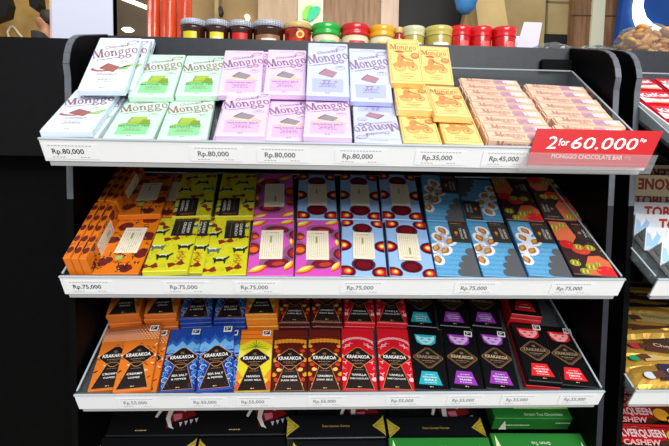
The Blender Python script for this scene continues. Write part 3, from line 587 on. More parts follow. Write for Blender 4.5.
# ---- peach wafer bars
def wafer():
    W, D, T = .112, .0272, .021; r = root('wafer bar', 'wafer_bar'); b = MB(); b.box(-W/2, W/2, 0, D, 0, T, ink((238, 198, 172), .4), .0025, 2); b.build('wrapper', r)
    for name, M in (('top_print', Matrix.Translation((0, 0, T))), ('front_print', Matrix.Translation((0, 0, 0)) @ Matrix.Rotation(R(90), 4, 'X'))):
        b = MB(); b.M = M; D2 = D if name[0] == 't' else T; b.clip = (-W/2+.002, W/2-.002, .003, D2-.003)
        b.poly([(.008, 0), (.03, 0), (.034, D2*.5), (.028, D2), (.012, D2), (.006, D2*.6)], (196, 152, 168))
        for i in range(3): b.poly(ell(.012+.007*i, D2*(.3+.2*(i % 2)), .004, .004), (186, 140, 164), 2)
        b.clip = None; serif_word(b, -.019, D2*.52, .046, D2*.5, (184, 126, 116), 0, 2)
        for i in range(5): b.poly(leafp(-.046+.004*i, D2*(.35+.1*(i % 3)), .008, .003, R(40*i)), (214, 168, 140), 1)
        for i in range(4): b.rect(.0255+i*.0052, .0295+i*.0052, D2*.25, D2*.72, (250, 240, 236), 3)
        micro(b, .024, .047, D2*.82, (250, 236, 230), .001, 3); b.build(name, r)
    r2 = r; return r2
WB = Kind(wafer); GW = 'peach wafer bars on the top tray'
FT = .021+FLOOR
for i, (u, v, h) in enumerate([(.2555, .003, 0), (.258, .0305, 0), (.258, .059, 0), (.2605, .089, .004), (.262, .1165, .004), (.266, .1445, .004), (.266, .1735, .008), (.2665, .2015, .008), (.270, .233, .010)]):
    WB.put(pose(0, u-.001, v, FT+.000, -4.6+(i*37 % 5)*.4, 0, .021), '%s peach wafer bar from the front in the left column' % ('frontmost|second|third|fourth|fifth|sixth|seventh|eighth|rearmost'.split('|')[i]), GW)
for i, (u, v) in enumerate([(.367, -.004+.008), (.369, .031), (.3805, .0615), (.374, .0885), (.377, .1175), (.3815, .1485), (.380, .178), (.385, .2095)]):
    WB.put(pose(0, u+.003, v, FT+.000, -5.4+(i*23 % 5)*.4, 0, .021), '%s peach wafer bar from the front in the right column' % ('frontmost|second|third|fourth|fifth|sixth|seventh|rearmost'.split('|')[i]), GW)
# ================================================================== middle tray
W2, L2, T2 = .0745, .158, .011
def cream_label(r, x0, x1, y0, y1, T, name='paper_label'):
    b = sheet(T); b.rect(x0, x1, y0, y1, (236, 224, 198), 3); wd, hh = x1-x0, y1-y0
    b.line(ell(x0+wd*.26, y1-hh*.1, .003, .002), .0006, (214, 120, 90), 4, True); micro(b, x0+wd*.38, x0+wd*.8, y1-hh*.1, (206, 110, 80), .002, 4)
    for i in range(9):
        x = x0+wd*(.12+.095*i); y = y1-hh*.2; rnd = random.Random(i)
        while y > y0+hh*.1:
            l = rnd.uniform(.003, .008); b.rect(x-.0003, x+.0003, max(y-l, y0+hh*.08), y, (176, 160, 140) if i != 4 else (150, 150, 100), 4); y -= l+.0018
    b.rect(x0+wd*.42, x0+wd*.5, y0+hh*.55, y0+hh*.78, (150, 160, 90), 5); b.build(name, r)
def orange_make(w=W2):
    def make():
        r = root(); b = carton(ink((220, 116, 22), .38), w, L2, T2); rnd = random.Random(5); MR, BK, TN = (104, 30, 30), (40, 22, 14), (222, 190, 120)
        for x, y, a, q in ((-.026, .03, .5, 1), (.012, .014, -.3, .9), (.03, .052, 1, 1), (-.03, .088, .2, .9), (.026, .1, -.6, 1.1), (-.018, .128, .9, 1), (.02, .148, .1, .9), (0, .066, .7, .8)):
            b.poly([(px+rnd.uniform(-.0012, .0012), py+rnd.uniform(-.0012, .0012)) for px, py in ell(x, y, .0145*q, .0105*q, a, 16)], MR)
        for i in range(48):
            x, y, a = rnd.uniform(-.033, .033), rnd.uniform(.006, .152), rnd.uniform(0, 6)
            b.line(rot2([(-.005, 0), (0, .0012), (.004, -.0025)], a, x, y), .0017, BK, 2); b.line(rot2([(0, .001), (.002, .004)], a, x, y), .001, TN if i % 2 else BK, 3)
        for s, x in ((1, w/2+.0002), (-1, -w/2-.0002)):      # the pattern runs over the long sides
            b.clip = None; bm_ = b.M; b.M = Matrix(((0, 0, 1, x), (1, 0, 0, 0), (0, 1, 0, 0), (0, 0, 0, 1))); zz = b.z; b.z = 0
            for i in range(5): b.poly(ell(.02+.03*i, T2/2, .008, T2*.42), MR, 0)
            for i in range(7): b.line([(.01+.022*i, .002), (.016+.022*i, .008)], .001, BK, 0)
            b.M = bm_; b.z = zz
        b.build('wrapper', r)
        if w == W2: cream_label(r, -.016, .021, .052, .124, T2); b = sheet(T2); b.poly(ell(-.004, .04, .0058, .0058), (150, 190, 96), 3); b.build('round_sticker', r)
        else: cream_label(r, -w/2+.008, w/2-.008, .045, .118, T2)
        return r
    return Kind(make)
ORG = orange_make(); ORS = orange_make(.044); GO = 'orange patterned bars on the middle tray'
ORG.put(pose(1, -.3705, .004, 0, .8), 'orange cocoa-print bar with cream label lying at the front left', GO)
ORG.put(pose(1, -.371, .152, .012, 4.8, -3.0), 'orange cocoa-print bar with cream label lying at the back', GO)
ORG.put(pose(1, -.342, .166, -.0005, 2.0, 0), 'orange cocoa-print bar in shade at the back, half under its neighbour', GO)
def upput(u, v, lean, rot, lb, h=.0315, w=.044): # standing on its long side, leaning left
    M = level(1) @ Matrix.Translation((u, v, FLOOR)) @ Matrix.Rotation(R(rot), 4, 'Z') @ Matrix.Rotation(R(90-lean), 4, 'Y') @ Matrix.Translation((-w/2, 0, -T2/2))
    ORS.put(M, lb, GO)
upput(-.4325, .004, 4, 2.2, 'leftmost of the three orange bars stood on edge at the front left')
upput(-.4202, .003, 4, 2.0, 'middle one of the three orange bars stood on edge at the front left'); upput(-.408, .002, 4, 1.6, 'orange bar stood on edge next to the flat front orange bar')
for i, (u, lb) in enumerate(((-.438, 'leftmost orange bar on edge in the shaded back row'), (-.4245, 'middle orange bar on edge in the shaded back row'))): upput(u, .168, 3, 1.5, lb)
upput(-.410, .165, 9, .5, 'orange bar on edge at the back left, its cream label facing right')
# yellow animal print
def yel():
    r = root(); Y = (206, 200, 36); b = carton(ink(Y, .38), W2*.93, L2, T2); rnd = random.Random(11); RB, GR, GY_ = (128, 40, 30), (30, 44, 34), (84, 104, 96)
    for i in range(40):
        x, y = rnd.uniform(-.033, .033), rnd.uniform(.004, .154); b.line(ell(x, y, rnd.uniform(.002, .006), rnd.uniform(.001, .004), rnd.uniform(0, 3), 10), .0005, (150, 150, 24), 1, True)
    for x, y, a in ((-.026, .012, .3), (.014, .016, .5), (-.004, .088, .4), (-.024, .132, 2.4), (.03, .1, .2), (.027, .142, 1.2)):
        for q in (-1, 1): b.poly(rot2([(0, .001), (.0085, .005), (.0095, -.004), (.004, -.0045), (0, -.001)], a+(0 if q > 0 else PI-.3), x, y, 1.35), RB, 3)
    for x, y, s, c in ((-.008, .036, 1, GR), (-.024, .062, -1, GY_), (.022, .062, 1, GR), (.026, .126, -1, GY_), (-.026, .108, 1, GR)):
        p = [(-.008, .002), (-.007, -.004), (-.0055, -.004), (-.005, -.001), (.003, -.001), (.0035, -.005), (.005, -.005), (.0055, .001), (.009, .0055), (.0085, .0085), (.0065, .0065), (.0045, .0045), (-.006, .0045), (-.0095, .006)]
        b.poly([(x+s*px*1.5, y+py*1.5) for px, py in p], c, 3); b.poly([(x+s*px*.9-.001, y+py*.5+.006) for px, py in p], (214, 220, 190), 4)
    for i in range(5): b.line(rot2([(-.006, .004), (.006, -.004)], i*.9, .018+.002*(i % 2), .03+.005*i), .0013, (176, 84, 30), 2); b.line(ell(.016+.003*(i % 2), .026+.006*i, .004, .003), .0007, (176, 84, 30), 2, True)
    b.build('wrapper', r); b = sheet(T2); b.rect(-.008, .027, .097, L2-.001, (38, 34, 30), 5); b.line(ell(-.0005, .1515, .003, .0018), .0005, (214, 120, 40), 6, True); micro(b, .004, .022, .1515, (214, 120, 40), .002, 6)
    b.text('CASHEW', .0195, .1225, .0072, (226, 222, 210), 6, .036, R(-90), .012); b.text('CRUNCH', .0115, .1225, .0072, (226, 222, 210), 6, .036, R(-90), .012); micro(b, -.006, .025, .1465, (120, 110, 100), .0008, 6)
    for i in range(6): b.rect(.001+.0004, .0022, .103+.006*i, .107+.006*i, (130, 122, 110), 6)
    b.build('dark_label', r); return r
YEL = Kind(yel); GE = 'yellow animal-print bars on the middle tray'
YEL.put(pose(1, -.266, .007, 0, 3.0), 'yellow animal-print bar underneath the front left yellow one, shifted right', GE)
YEL.put(pose(1, -.289, -.002, .0115, 3.5, -2.5), 'yellow animal-print bar at the front, beside the orange bar', GE)
YEL.put(pose(1, -.200, .002, 0, 3.2), 'yellow animal-print bar at the front, beside the magenta bar', GE)
YEL.put(pose(1, -.279, .152, .010, 4.6, 0, flip=L2), 'yellow animal-print bar at the back left, turned upside down', GE)
YEL.put(pose(1, -.203, .154, .010, 3.0, 0, flip=L2), 'yellow animal-print bar at the back right, turned upside down', GE)
# magenta
def mag():
    r = root(); b = carton(ink((212, 84, 184), .36), W2, L2, T2); G_, DK = (142, 88, 120), (104, 26, 60)
    for x, y, rx, ry, a in ((.006, .034, .026, .016, .2), (.004, .128, .026, .015, -.1), (-.036, .072, .018, .022, 0), (.037, .06, .018, .022, 0), (.038, .112, .016, .018, .3), (-.036, .108, .012, .014, 0)):
        b.poly(ell(x, y, rx, ry, a), G_); b.poly(ell(x+.003, y-.002, rx*.78, ry*.74, a), DK, 2)
        b.poly(ell(x+.004, y-.003, rx*.6, ry*.55, a), (176, 36, 34) if abs(x) > .01 else (120, 30, 50), 3); b.poly(ell(x+.006, y-.0045, rx*.4, ry*.34, a), (226, 110, 30) if abs(x) > .01 else (190, 60, 40), 4)
    for x, y, l, a in ((-.020, .016, .036, .55), (.030, .024, .03, 1.0), (-.028, .144, .036, .5), (.026, .149, .032, .4), (.034, .088, .02, 1.6)):
        b.poly(leafp(x, y, l, l*.46, a), (214, 70, 26), 5); b.poly(leafp(x-.001, y+.001, l*.92, l*.34, a), (240, 168, 30), 6); b.poly(leafp(x-.002, y+.002, l*.7, l*.18, a), (248, 232, 130), 7)
    b.build('wrapper', r); cream_label(r, -.020, .0185, .040, .122, T2+.0012); return r
MAG = Kind(mag); GM = 'magenta bars on the middle tray'
MAG.put(pose(1, -.1275, .001, 0, 1.3), 'magenta bar with cream label at the front, beside the yellow bars', GM); MAG.put(pose(1, -.0515, .000, 0, -.6), 'magenta bar with cream label at the front, beside the blue circle bars', GM)
MAG.put(pose(1, -.132, .162, 0, 2.6, 1.8, flip=L2), 'magenta bar at the back, label upside down', GM)
# pale blue with dark glowing circles
def jew():
    r = root(); b = carton(ink((152, 188, 232), .36), W2, L2, T2)
    for x, y, q, gx, gy in ((0, .030, 1.15, 0, -.2), (0, .132, 1.05, 0, .3), (-.038, .080, 1.1, .35, 0), (.038, .080, 1.1, -.35, 0), (-.030, .010, 1.0, .3, .1), (.030, .010, 1.0, -.3, .1), (-.032, .150, .95, .3, -.2), (.032, .150, .95, -.3, -.2)):
        rx, ry = .0175*q, .0155*q; b.poly(ell(x, y, rx, ry), (96, 40, 62)); b.poly(ell(x+gx*.002, y+gy*.002, rx*.82, ry*.84), (66, 10, 22), 2)
        b.poly(ell(x+gx*.006, y+gy*.006, rx*.62, ry*.6), (188, 20, 32) if abs(x) > .01 else (110, 14, 26), 3)
        if abs(x) > .01: b.poly(ell(x+gx*.013, y+gy*.01, rx*.34, ry*.4), (236, 110, 34), 4); b.poly(ell(x+gx*.016, y+gy*.012, rx*.17, ry*.24), (250, 214, 120), 5)
    b.build('wrapper', r); cream_label(r, -.0175, .0195, .042, .118, T2+.0012); return r
JEW = Kind(jew); GJ = 'pale blue circle-print bars on the middle tray'
JEW.put(pose(1, -.0515, .162, 0, -.2, 2.0), 'pale blue circle-print bar at the back, behind the right front magenta bar', GJ); JEW.put(pose(1, .0295, .162, 0, -2.6, 2.4), 'pale blue circle-print bar in the middle of the three at the back', GJ)
JEW.put(pose(1, .1085, .163, 0, -3.6, 3.2), 'pale blue circle-print bar at the back, beside the almond bars', GJ); JEW.put(pose(1, .0225, .001, 0, -3.4), 'pale blue circle-print bar at the front, beside the magenta bar', GJ)
JEW.put(pose(1, .1015, .000, 0, -4.1, flip=L2), 'pale blue circle-print bar at the front, label upside down, beside the almond bar', GJ)
# almond
def alm():
    r = root(); w = W2*.965; b = carton(ink((84, 156, 202), .4), w, L2, T2); GRY = (92, 94, 96)
    for j in range(12):
        for i in range(-3, 4):
            for q in (1, .62, .3): b.line(ell(i*.0125+(j % 2)*.006, j*.0125+.006, .0066*q, .0076*q, 0, 9, 0, PI), .0007, (140, 200, 232), 1)
    pts = [(w/2, 0), (.004, 0)]
    for cx_, cy_, q in ((.009, .010, .010), (.013, .028, .010), (.021, .046, .011), (.031, .066, .011)): pts += ell(cx_, cy_, q, q, 0, 7, R(235), R(75))
    b.poly(pts+[(w/2, .08)], GRY, 3); b.build('wrapper', r)
    b = sheet(T2, (-w/2, w/2, 0, L2)); W_ = (232, 234, 240)
    nuts = ((-.012, .126, 2.1), (-.0215, .104, 1.9), (-.002, .094, 1.0), (-.029, .072, 1.2), (-.014, .066, 1.0), (-.030, .040, 1.8))[:6]
    for x, y, a in nuts: b.poly(ell(x, y, .0155, .0118, a, 14), W_, 4)
    b.poly([(-.03, .04), (-.012, .066), (0, .094), (-.01, .126), (-.022, .106), (-.03, .072)], W_, 4)
    for x, y, a in nuts: b.poly(leafp(x, y, .022, .0135, a, 10), (166, 106, 48), 5); b.poly(leafp(x-.0008, y+.0006, .016, .0072, a, 8), (206, 150, 84), 6)
    b.build('almond_picture', r)
    b = sheet(T2); b.rect(.0065-.004, w/2-.0012, .092, L2-.0012, (62, 54, 50), 7); micro(b, .006, .026, .150, (214, 130, 60), .0022, 8); micro(b, .005, .03, .144, (130, 120, 112), .0008, 8)
    b.text('ALMOND', .0285, .119, .006, (222, 216, 206), 8, .030, R(-90), .012); b.text('COCONUT', .0215, .119, .006, (222, 216, 206), 8, .034, R(-90), .012); b.poly(ell(.0125, .12, .0028, .005), (214, 140, 50), 8); micro(b, .0105, .0145, .112, (214, 140, 50), .001, 8); b.build('dark_label', r); return r
ALM = Kind(alm); GA = 'blue almond bars on the middle tray'
ALM.put(pose(1, .1775, .002, 0, -4.7), 'blue almond bar at the front, first of three, beside the circle-print bar', GA); ALM.put(pose(1, .253, .002, 0, -4.2), 'blue almond bar at the front, middle of three', GA); ALM.put(pose(1, .3295, .003, 0, -6.0), 'blue almond bar at the front, beside the dark red bar', GA)
ALM.put(pose(1, .190, .158, .0005, -5.6, 4.0), 'blue almond bar at the back, beside the circle-print bar', GA); ALM.put(pose(1, .266, .163, -.001, -6.8, .5, flip=L2), 'blue almond bar at the back, turned upside down', GA)
# dark red with striped fruit
def crm():
    r = root(); w = W2*.97; b = carton(ink((64, 40, 42), .4), w, L2, T2); RD, OR = (214, 66, 52), (222, 112, 72)
    b.poly([(-w/2, .158), (-w/2, .096), (-.012, .086), (.002, .11), (-.004, .158)], OR, 1); b.poly([(-.012, 0), (-.006, .03), (.004, .052), (.024, .056), (w/2, .04), (w/2, 0)], OR, 1); b.poly(ell(.022, .012, .017, .015), (224, 44, 52), 2); b.poly(ell(-.022, .084, .013, .013), (208, 40, 40), 2); b.poly(ell(-.002, .07, .016, .014), RD, 2)
    for x, y, q in ((-.004, .078, .0085), (.016, .078, .009), (-.024, .03, .009), (.0, .022, .0095), (-.014, .008, .009), (-.03, .136, .01), (-.014, .146, .008), (.014, .03, .006)):
        b.poly(ell(x, y, q, q), (150, 170, 60), 3)
        for i in range(-2, 3): b.poly(leafp(x+i*q*.38, y, q*1.7*math.cos(i*.5), q*.2, 1.4), ((206, 60, 40), (236, 214, 90))[i % 2], 4)
    rnd = random.Random(3)
    for i in range(30): x, y = rnd.uniform(-.034, .034), rnd.uniform(.004, .154); b.poly(ell(x, y, .0011, .0011, 0, 6), ((240, 190, 60), (110, 170, 80))[i % 2], 5)
    b.build('wrapper', r); b = sheet(T2); b.rect(.003, w/2-.0012, .098, L2-.0012, (58, 50, 48), 6); micro(b, .006, .028, .151, (214, 130, 60), .002, 7)
    b.text('CHERRY', .0275, .122, .006, (222, 216, 206), 7, .028, R(-90), .012); b.text('COCOA', .0205, .122, .006, (222, 216, 206), 7, .025, R(-90), .012); b.poly(ell(.012, .123, .003, .004), (200, 110, 60), 7); b.build('dark_label', r); return r
CRM = Kind(crm); GC = 'dark red striped-fruit bars on the middle tray'
CRM.put(pose(1, .4065, .006, 0, -6.8, -.8), 'dark red striped-fruit bar at the front right corner of the middle tray', GC); CRM.put(pose(1, .345, .166, -.001, -5.4, 1), 'dark red striped-fruit bar at the back, behind the middle almond bars', GC); CRM.put(pose(1, .4205, .170, -.001, -6.9, 1, flip=L2), 'dark red striped-fruit bar at the back right, turned around', GC)
# ================================================================== lowest priced tray: diamond emblem bars
W3, L3, T3 = .0605, .1455, .0105
def kmake(base, deco, cap, cap2=None, stamp=False, trap=(36, 26, 24), frame=(206, 140, 80), animal=None, name_c=(240, 236, 230), l1='', l2=''):
    def make():
        r = root(); b = carton(ink(base, .36), W3, L3, T3); deco(b)
        b.build('carton', r); c = .072
        b = sheet(T3)
        dm = lambda q: [p for i, (x, y) in enumerate(((.0272*q, 0), (0, .0245*q), (-.0272*q, 0), (0, -.0245*q))) for p in [(x*.86+(-y*.12 if i % 2 == 0 else .0035), y*.86+(.003 if i % 2 == 0 else 0))][:0]+[(x*.88+.12*(0, -.0272, 0, .0272)[i]*-1*q*(1), y*.88+.1*(.0245, 0, -.0245, 0)[i]*-1*q), (x*.88-.12*(0, -.0272, 0, .0272)[i]*-1*q, y*.88-.1*(.0245, 0, -.0245, 0)[i]*-1*q)]]
        def dia(q): return [(x*1.0, c+y) for x, y in [(.0272*q, -.002*q), (.0272*q, .002*q), (.0035*q, .0240*q), (-.0035*q, .0240*q), (-.0272*q, .002*q), (-.0272*q, -.002*q), (-.0035*q, -.0240*q), (.0035*q, -.0240*q)]]
        b.poly(dia(1), frame if not animal else (150, 112, 70), 4); b.poly(dia(.95), (30, 22, 20), 5)
        if animal: b.line(dia(.86), .0006, (150, 112, 70), 6, True)
        for q in range(3): b.line([(-.002+.002*q, c+.0135), (-.0035+.002*q, c+.0105), (-.0005+.002*q, c+.0085)], .0007, (160, 130, 100), 7)
        b.text('KRAKAKOA', 0, c+.0015, .0108, name_c, 7, .0415, 0, .02); micro(b, -.012, .012, c-.0075, (170, 140, 110), .0012, 7); micro(b, -.007, .007, c-.0115, (150, 120, 96), .0009, 7); b.build('diamond_emblem', r)
        b = sheet(T3)
        if not animal:
            p = [(-.0255, .0025), (.0255, .0025), (.0095, .057), (-.0095, .057)]; b.poly(p, trap, 3); b.line(p, .0008, frame, 6, True)
            micro(b, -.008, .008, .044, (150, 130, 110), .001, 6); b.text(l1, 0, .0325, .0062, name_c, 6, min(.026, .0046*len(l1)), 0, .012); b.text(l2, 0, .0245, .0048, name_c, 6, min(.032, .0032*len(l2)), 0, .012)
        else:
            p = [(-.0215, .0115), (.0195, .0115), (.0125, .0405), (-.0145, .0405)]; b.poly(p, animal, 3)
            micro(b, -.009, .008, .033, (240, 236, 240), .001, 6); b.text(l1, -.001, .0275, .0046, (246, 242, 246), 6, .026, 0, .012); b.text(l2, -.001, .0215, .005, (246, 242, 246), 6, .0205, 0, .02); micro(b, -.011, .010, .016, (236, 232, 236), .0011, 6)
        micro(b, -.003, .003, .007, (220, 190, 130), .0016, 6); b.build('caption_panel', r)
        if animal:
            b = sheet(T3); y = .117; LT = tuple(int(150+.42*v) for v in animal)
            b.poly([(-.022, y+.012), (.020, y+.012), (.017, y-.008), (.009, y-.0135), (-.010, y-.0135), (-.018, y-.008)], animal, 3)
            b.poly([(-.017, y+.010), (-.011, y+.006), (.009, y+.006), (.015, y+.010), (.0165, y+.002), (.012, y-.006), (.005, y-.0125), (-.007, y-.0125), (-.014, y-.006), (-.0185, y+.002)], LT, 4)
            for s in (-1, 1): b.poly(leafp(s*.007-.001, y+.001, .0075, .0034, s*-.3), animal, 5); b.poly(ell(s*.007-.001, y+.001, .0011, .0011, 0, 8), (30, 22, 24), 6)
            b.poly([(-.0045, y-.005), (.0025, y-.005), (-.001, y-.009)], animal, 5)
            for i in range(4): b.line([(-.008+.0047*i, y+.004), (-.006+.0033*i, y+.009)], .0009, animal, 5); b.line([(-.015+.009*i, y-.004), (-.012+.0075*i, y-.0085)], .0007, animal, 5)
            b.build('animal_panel', r)
        if stamp:
            b = sheet(T3); b.poly(rot2([(-.0078, -.0068), (.0072, -.0068), (.0078, .0072), (-.0072, .0072)], -.05, .0185, .1335), (232, 230, 226), 7); b.poly(rot2([(-.0058, -.0035), (.0056, -.0035), (.0058, .0054), (-.0054, .0054)], -.05, .0185, .1335), (24, 22, 22), 8); b.line([(.0145, .131), (.0225, .138)], .0012, (232, 230, 226), 9); b.poly(ell(.0165, .1365, .0016, .0016, 0, 8), (232, 230, 226), 9); b.build('award_stamp', r)
        return r
    return Kind(make)
def d_orange(b):
    rnd = random.Random(2)
    b.rect(-.03, .03, .124, L3, (150, 66, 20)); b.poly([(-.03, .104), (-.02, .116), (-.01, .106), (0, .118), (.01, .106), (.02, .116), (.03, .104), (.03, .126), (-.03, .126)], (214, 120, 40), 2)
    for j in range(9):
        for i in range(-5, 6): b.poly(ell(i*.0058+(j % 2)*.0029, .146-.0045*j, .0015, .0013, 0, 6), (236, 220, 200) if j > 2 else (206, 130, 60), 3)
    for i in range(54): x, y = rnd.uniform(-.03, .03), rnd.uniform(.006, .1); b.line(rot2([(-.003, 0), (.003, .0005)], rnd.choice((.6, -.6)), x, y), .0019, ((240, 220, 200), (96, 30, 10), (140, 48, 16))[i % 3], 2)
def d_blue(b):
    rnd = random.Random(4); LB, MB_ = (112, 176, 232), (44, 96, 176)
    for j in range(8):
        for i in range(-5, 6): b.line([(i*.0058-.002, .143-.0052*j), (i*.0058+.002, .141-.0052*j)], .0009, MB_, 1)
    b.poly([(-.03, .085), (-.03, .108), (-.022, .118), (-.014, .108), (-.004, .124), (.005, .110), (.014, .121), (.022, .111), (.03, .118), (.03, .085)], MB_, 2); b.poly([(-.03, .085), (-.03, .1), (-.022, .108), (-.014, .099), (-.004, .113), (.005, .1), (.014, .111), (.022, .101), (.03, .106), (.03, .085)], LB, 3)
    for s in (-1, 1):
        for i in range(7): x, y = s*(.0215+.002*(i % 3)), .012+.0125*i; b.line(ell(x, y, .0052, .0052, 0, 11, 0, 1.6*PI), .0012, (196, 220, 240) if i % 2 else LB, 3); b.line(ell(x, y, .0026, .0026, 1, 8, 0, 1.6*PI), .0009, LB, 3)
def d_sun(b):
    b.rect(-.03, .03, 0, .118, (222, 210, 40), 1); b.poly([(-.03, .118), (.03, .118), (.03, .104), (.01, .116), (-.01, .116), (-.03, .104)], (232, 150, 40), 2)
    for j in range(5): b.rect(-.03, .03, .120+.0052*j, .1225+.0052*j, ((206, 84, 24), (232, 120, 40))[j % 2], 2)
    for s in (-1, 1):
        b.poly([(s*.03, .03), (s*.012, .002), (s*.03, .002)], (214, 84, 30), 2); b.poly([(s*.03, .05), (s*.018, .03), (s*.03, .022)], (236, 140, 40), 3)
        for i in range(4): b.line([(0, .1), (s*(.006+.006*i), .112-.006*i)], .0014, (110, 140, 40), 3)
    b.line([(0, .096), (0, .116)], .0016, (90, 130, 40), 3); b.poly([(-.03, .095), (-.018, .088), (-.027, .07), (-.03, .07)], (236, 222, 90), 3); b.poly([(.03, .095), (.018, .088), (.027, .07), (.03, .07)], (236, 222, 90), 3)
def d_brown(b):
    for j in range(6):
        for i in range(-5, 6): b.line([(i*.0062-.003+(j % 2)*.003, .1425-.0045*j), (i*.0062+(j % 2)*.003, .1400-.0045*j), (i*.0062+.003+(j % 2)*.003, .1425-.0045*j)], .0009, (136, 40, 24), 1)
    for i in range(9): x = -.028+.007*i; b.poly(ell(x, .116-.00026*abs(i-4)**2.2*1000/1000*.6, .0046, .0052), (222, 142, 36), 2)
    for s in (-1, 1):
        for i in range(9): x, y = s*(.027-.0042*((i*7) % 3)), .102-.0108*i; b.poly(ell(x, y, .0042, .0048, i), ((226, 150, 40), (196, 60, 26), (236, 190, 110))[i % 3], 2); b.poly(ell(x-s*.003, y+.004, .0022, .0022), (120, 26, 18), 3)
def d_red(b):
    PK = (240, 190, 192)
    for i in range(13): a = PI*(.12+.76*i/12); x, y = .032*math.cos(a)/.93, .094+.026*math.sin(a); b.poly(ell(x, y, .0028, .0034, a), PK, 2); b.poly(ell(x, y, .0012, .0015, a), (206, 30, 40), 3)
    for s in (-1, 1):
        for i in range(8):
            x, y = s*(.013+.0042*i if i < 4 else .0275-.0035*(i % 2)), .106-.0035*i if i < 4 else .088-.0135*(i-3)
            for q in range(3): b.poly(leafp(x+.0022*math.cos(q*2.1+i), y+.0022*math.sin(q*2.1+i), .006, .0019, q*2.1+i), PK if i % 3 else (236, 120, 128), 2)
        b.poly(ell(s*.0265, .024, .0045, .0045), PK, 2)
def d_none(b): pass
K_OR = kmake((218, 116, 34), d_orange, 0, stamp=True, l1='CREAMY', l2='COFFEE'); K_BL = kmake((28, 62, 150), d_blue, 0, stamp=True, l1='SEA SALT', l2='& PEPPER')
K_SU = kmake((226, 132, 30), d_sun, 0, stamp=True, l1='MANGO', l2='DARK MILK'); K_BR = kmake((84, 24, 18), d_brown, 0, l1='CINNAMON', l2='DARK MILK', trap=(48, 34, 30)); K_RD = kmake((206, 24, 38), d_red, 0, l1='VANILLA', l2='DARK CHOCOLATE')
NC = (196, 168, 128); AB = (13, 13, 16)
K_TE = kmake(AB, d_none, 0, animal=(36, 170, 182), name_c=(150, 130, 104), l1='SINGLE ORIGIN', l2='BALI'); K_PU = kmake(AB, d_none, 0, animal=(146, 56, 168), name_c=NC, stamp=True, l1='SINGLE ORIGIN', l2='SULAWESI'); K_RA = kmake(AB, d_none, 0, animal=(222, 36, 40), name_c=(150, 126, 98), stamp=True, l1='SINGLE ORIGIN', l2='SUMATRA')
GK = 'diamond emblem bars on the lowest priced tray'
def kp(K, u, v, h, ro, lb, ti=0, fl=None): K.put(pose(2, u, v, h, ro, ti, T3, fl), lb, GK)
FH = T3+FLOOR
kp(K_OR, -.4035, .008, FH, 6.5, 'orange coffee bar at the far left front, partly covered by its neighbour'); kp(K_OR, -.350, .001, FH, 4.0, 'orange coffee bar beneath the raised orange one, its edge showing'); kp(K_OR, -.357, -.002, FH+.0112, 6.3, 'orange coffee bar in front, raised on top of another', 2)
kp(K_BL, -.2855, .004, FH, 5.0, 'blue mountain bar in front, beside the orange bars'); kp(K_BL, -.2135, .001, FH, 5.2, 'blue mountain bar beneath the raised blue one'); kp(K_BL, -.221, -.002, FH+.0112, 6.2, 'blue mountain bar in front, raised, beside the sunset-yellow bar', 1)
kp(K_SU, -.160, .001, FH, 1.4, 'sunset-yellow bar with white stamp in the front row'); kp(K_BR, -.0975, .000, FH, .6, 'brown floral bar in front, beside the sunset-yellow bar'); kp(K_BR, -.036, .001, FH, -.6, 'brown floral bar in front, beside the red bars')
kp(K_RD, .0235, .003, FH, -2.2, 'red floral bar in front, beside the brown bars'); kp(K_RD, .0885, .002, FH, -3.8, 'red floral bar in front, beside the black teal bar')
kp(K_TE, .1485, .002, FH, -5.6, 'black bar with teal animal panel in the front row'); kp(K_PU, .2105, .002, FH, -7.0, 'black bar with purple animal panel, beside the teal one'); kp(K_PU, .2735, .002, FH, -8.2, 'black bar with purple animal panel, beside the red ones')
kp(K_RA, .345, .008, FH, -6.0, 'black bar with red panel lying beneath the raised one, red edge showing') if False else None
kp(K_RA, .349, .010, FH+.0112, -6.4, 'black bar with red animal panel, raised, beside the purple ones', -1); kp(K_RA, .4115, .009, FH, -7.0, 'black bar with red animal panel at the front right corner')
b = MB()
# back row stacks
V0 = .1525
names = {1: 'top', 0: 'bottom'}
def stack(K, u, n, ro, what, jit=1):
    rnd = random.Random(int(u*1000)+99)
    for i in range(n):
        h = FH+.01065*i; pos = 'topmost' if i == n-1 else ('lowest' if i == 0 else ('second from the top' if i == n-2 else 'second from the bottom'))
        kp(K, u+rnd.uniform(-.0012, .0012)*jit, V0+rnd.uniform(-.001, .002)*jit, h, ro+rnd.uniform(-.6, .6)*jit, '%s bar, %s in the %s' % (what.split('|')[0], pos, what.split('|')[1]))
stack(K_OR, -.414, 4, 6, 'orange coffee|back stack at the far left'); stack(K_OR, -.3465, 4, 4, 'orange coffee|back stack beside the blue stack'); stack(K_BL, -.281, 3, 3.5, 'blue mountain|back stack beside the orange stacks'); stack(K_BL, -.2175, 3, 2.5, 'blue mountain|back stack beside the sunset stack')
stack(K_SU, -.155, 4, 1, 'sunset-yellow|back stack'); stack(K_BR, -.092, 2, 0, 'brown floral|back pile beside the sunset stack'); stack(K_BR, -.029, 2, -1.5, 'brown floral|back pile beside the red piles')
stack(K_RD, .034, 2, -2.5, 'red floral|back pile beside the brown piles'); stack(K_RD, .0975, 2, -4, 'red floral|back pile beside the black teal bar')
stack(K_TE, .160, 1, -5.5, 'black teal-panel|back row'); stack(K_PU, .225, 1, -7, 'black purple-panel|back row beside the teal one'); stack(K_PU, .289, 1, -8, 'black purple-panel|back row beside the red-banded stack')
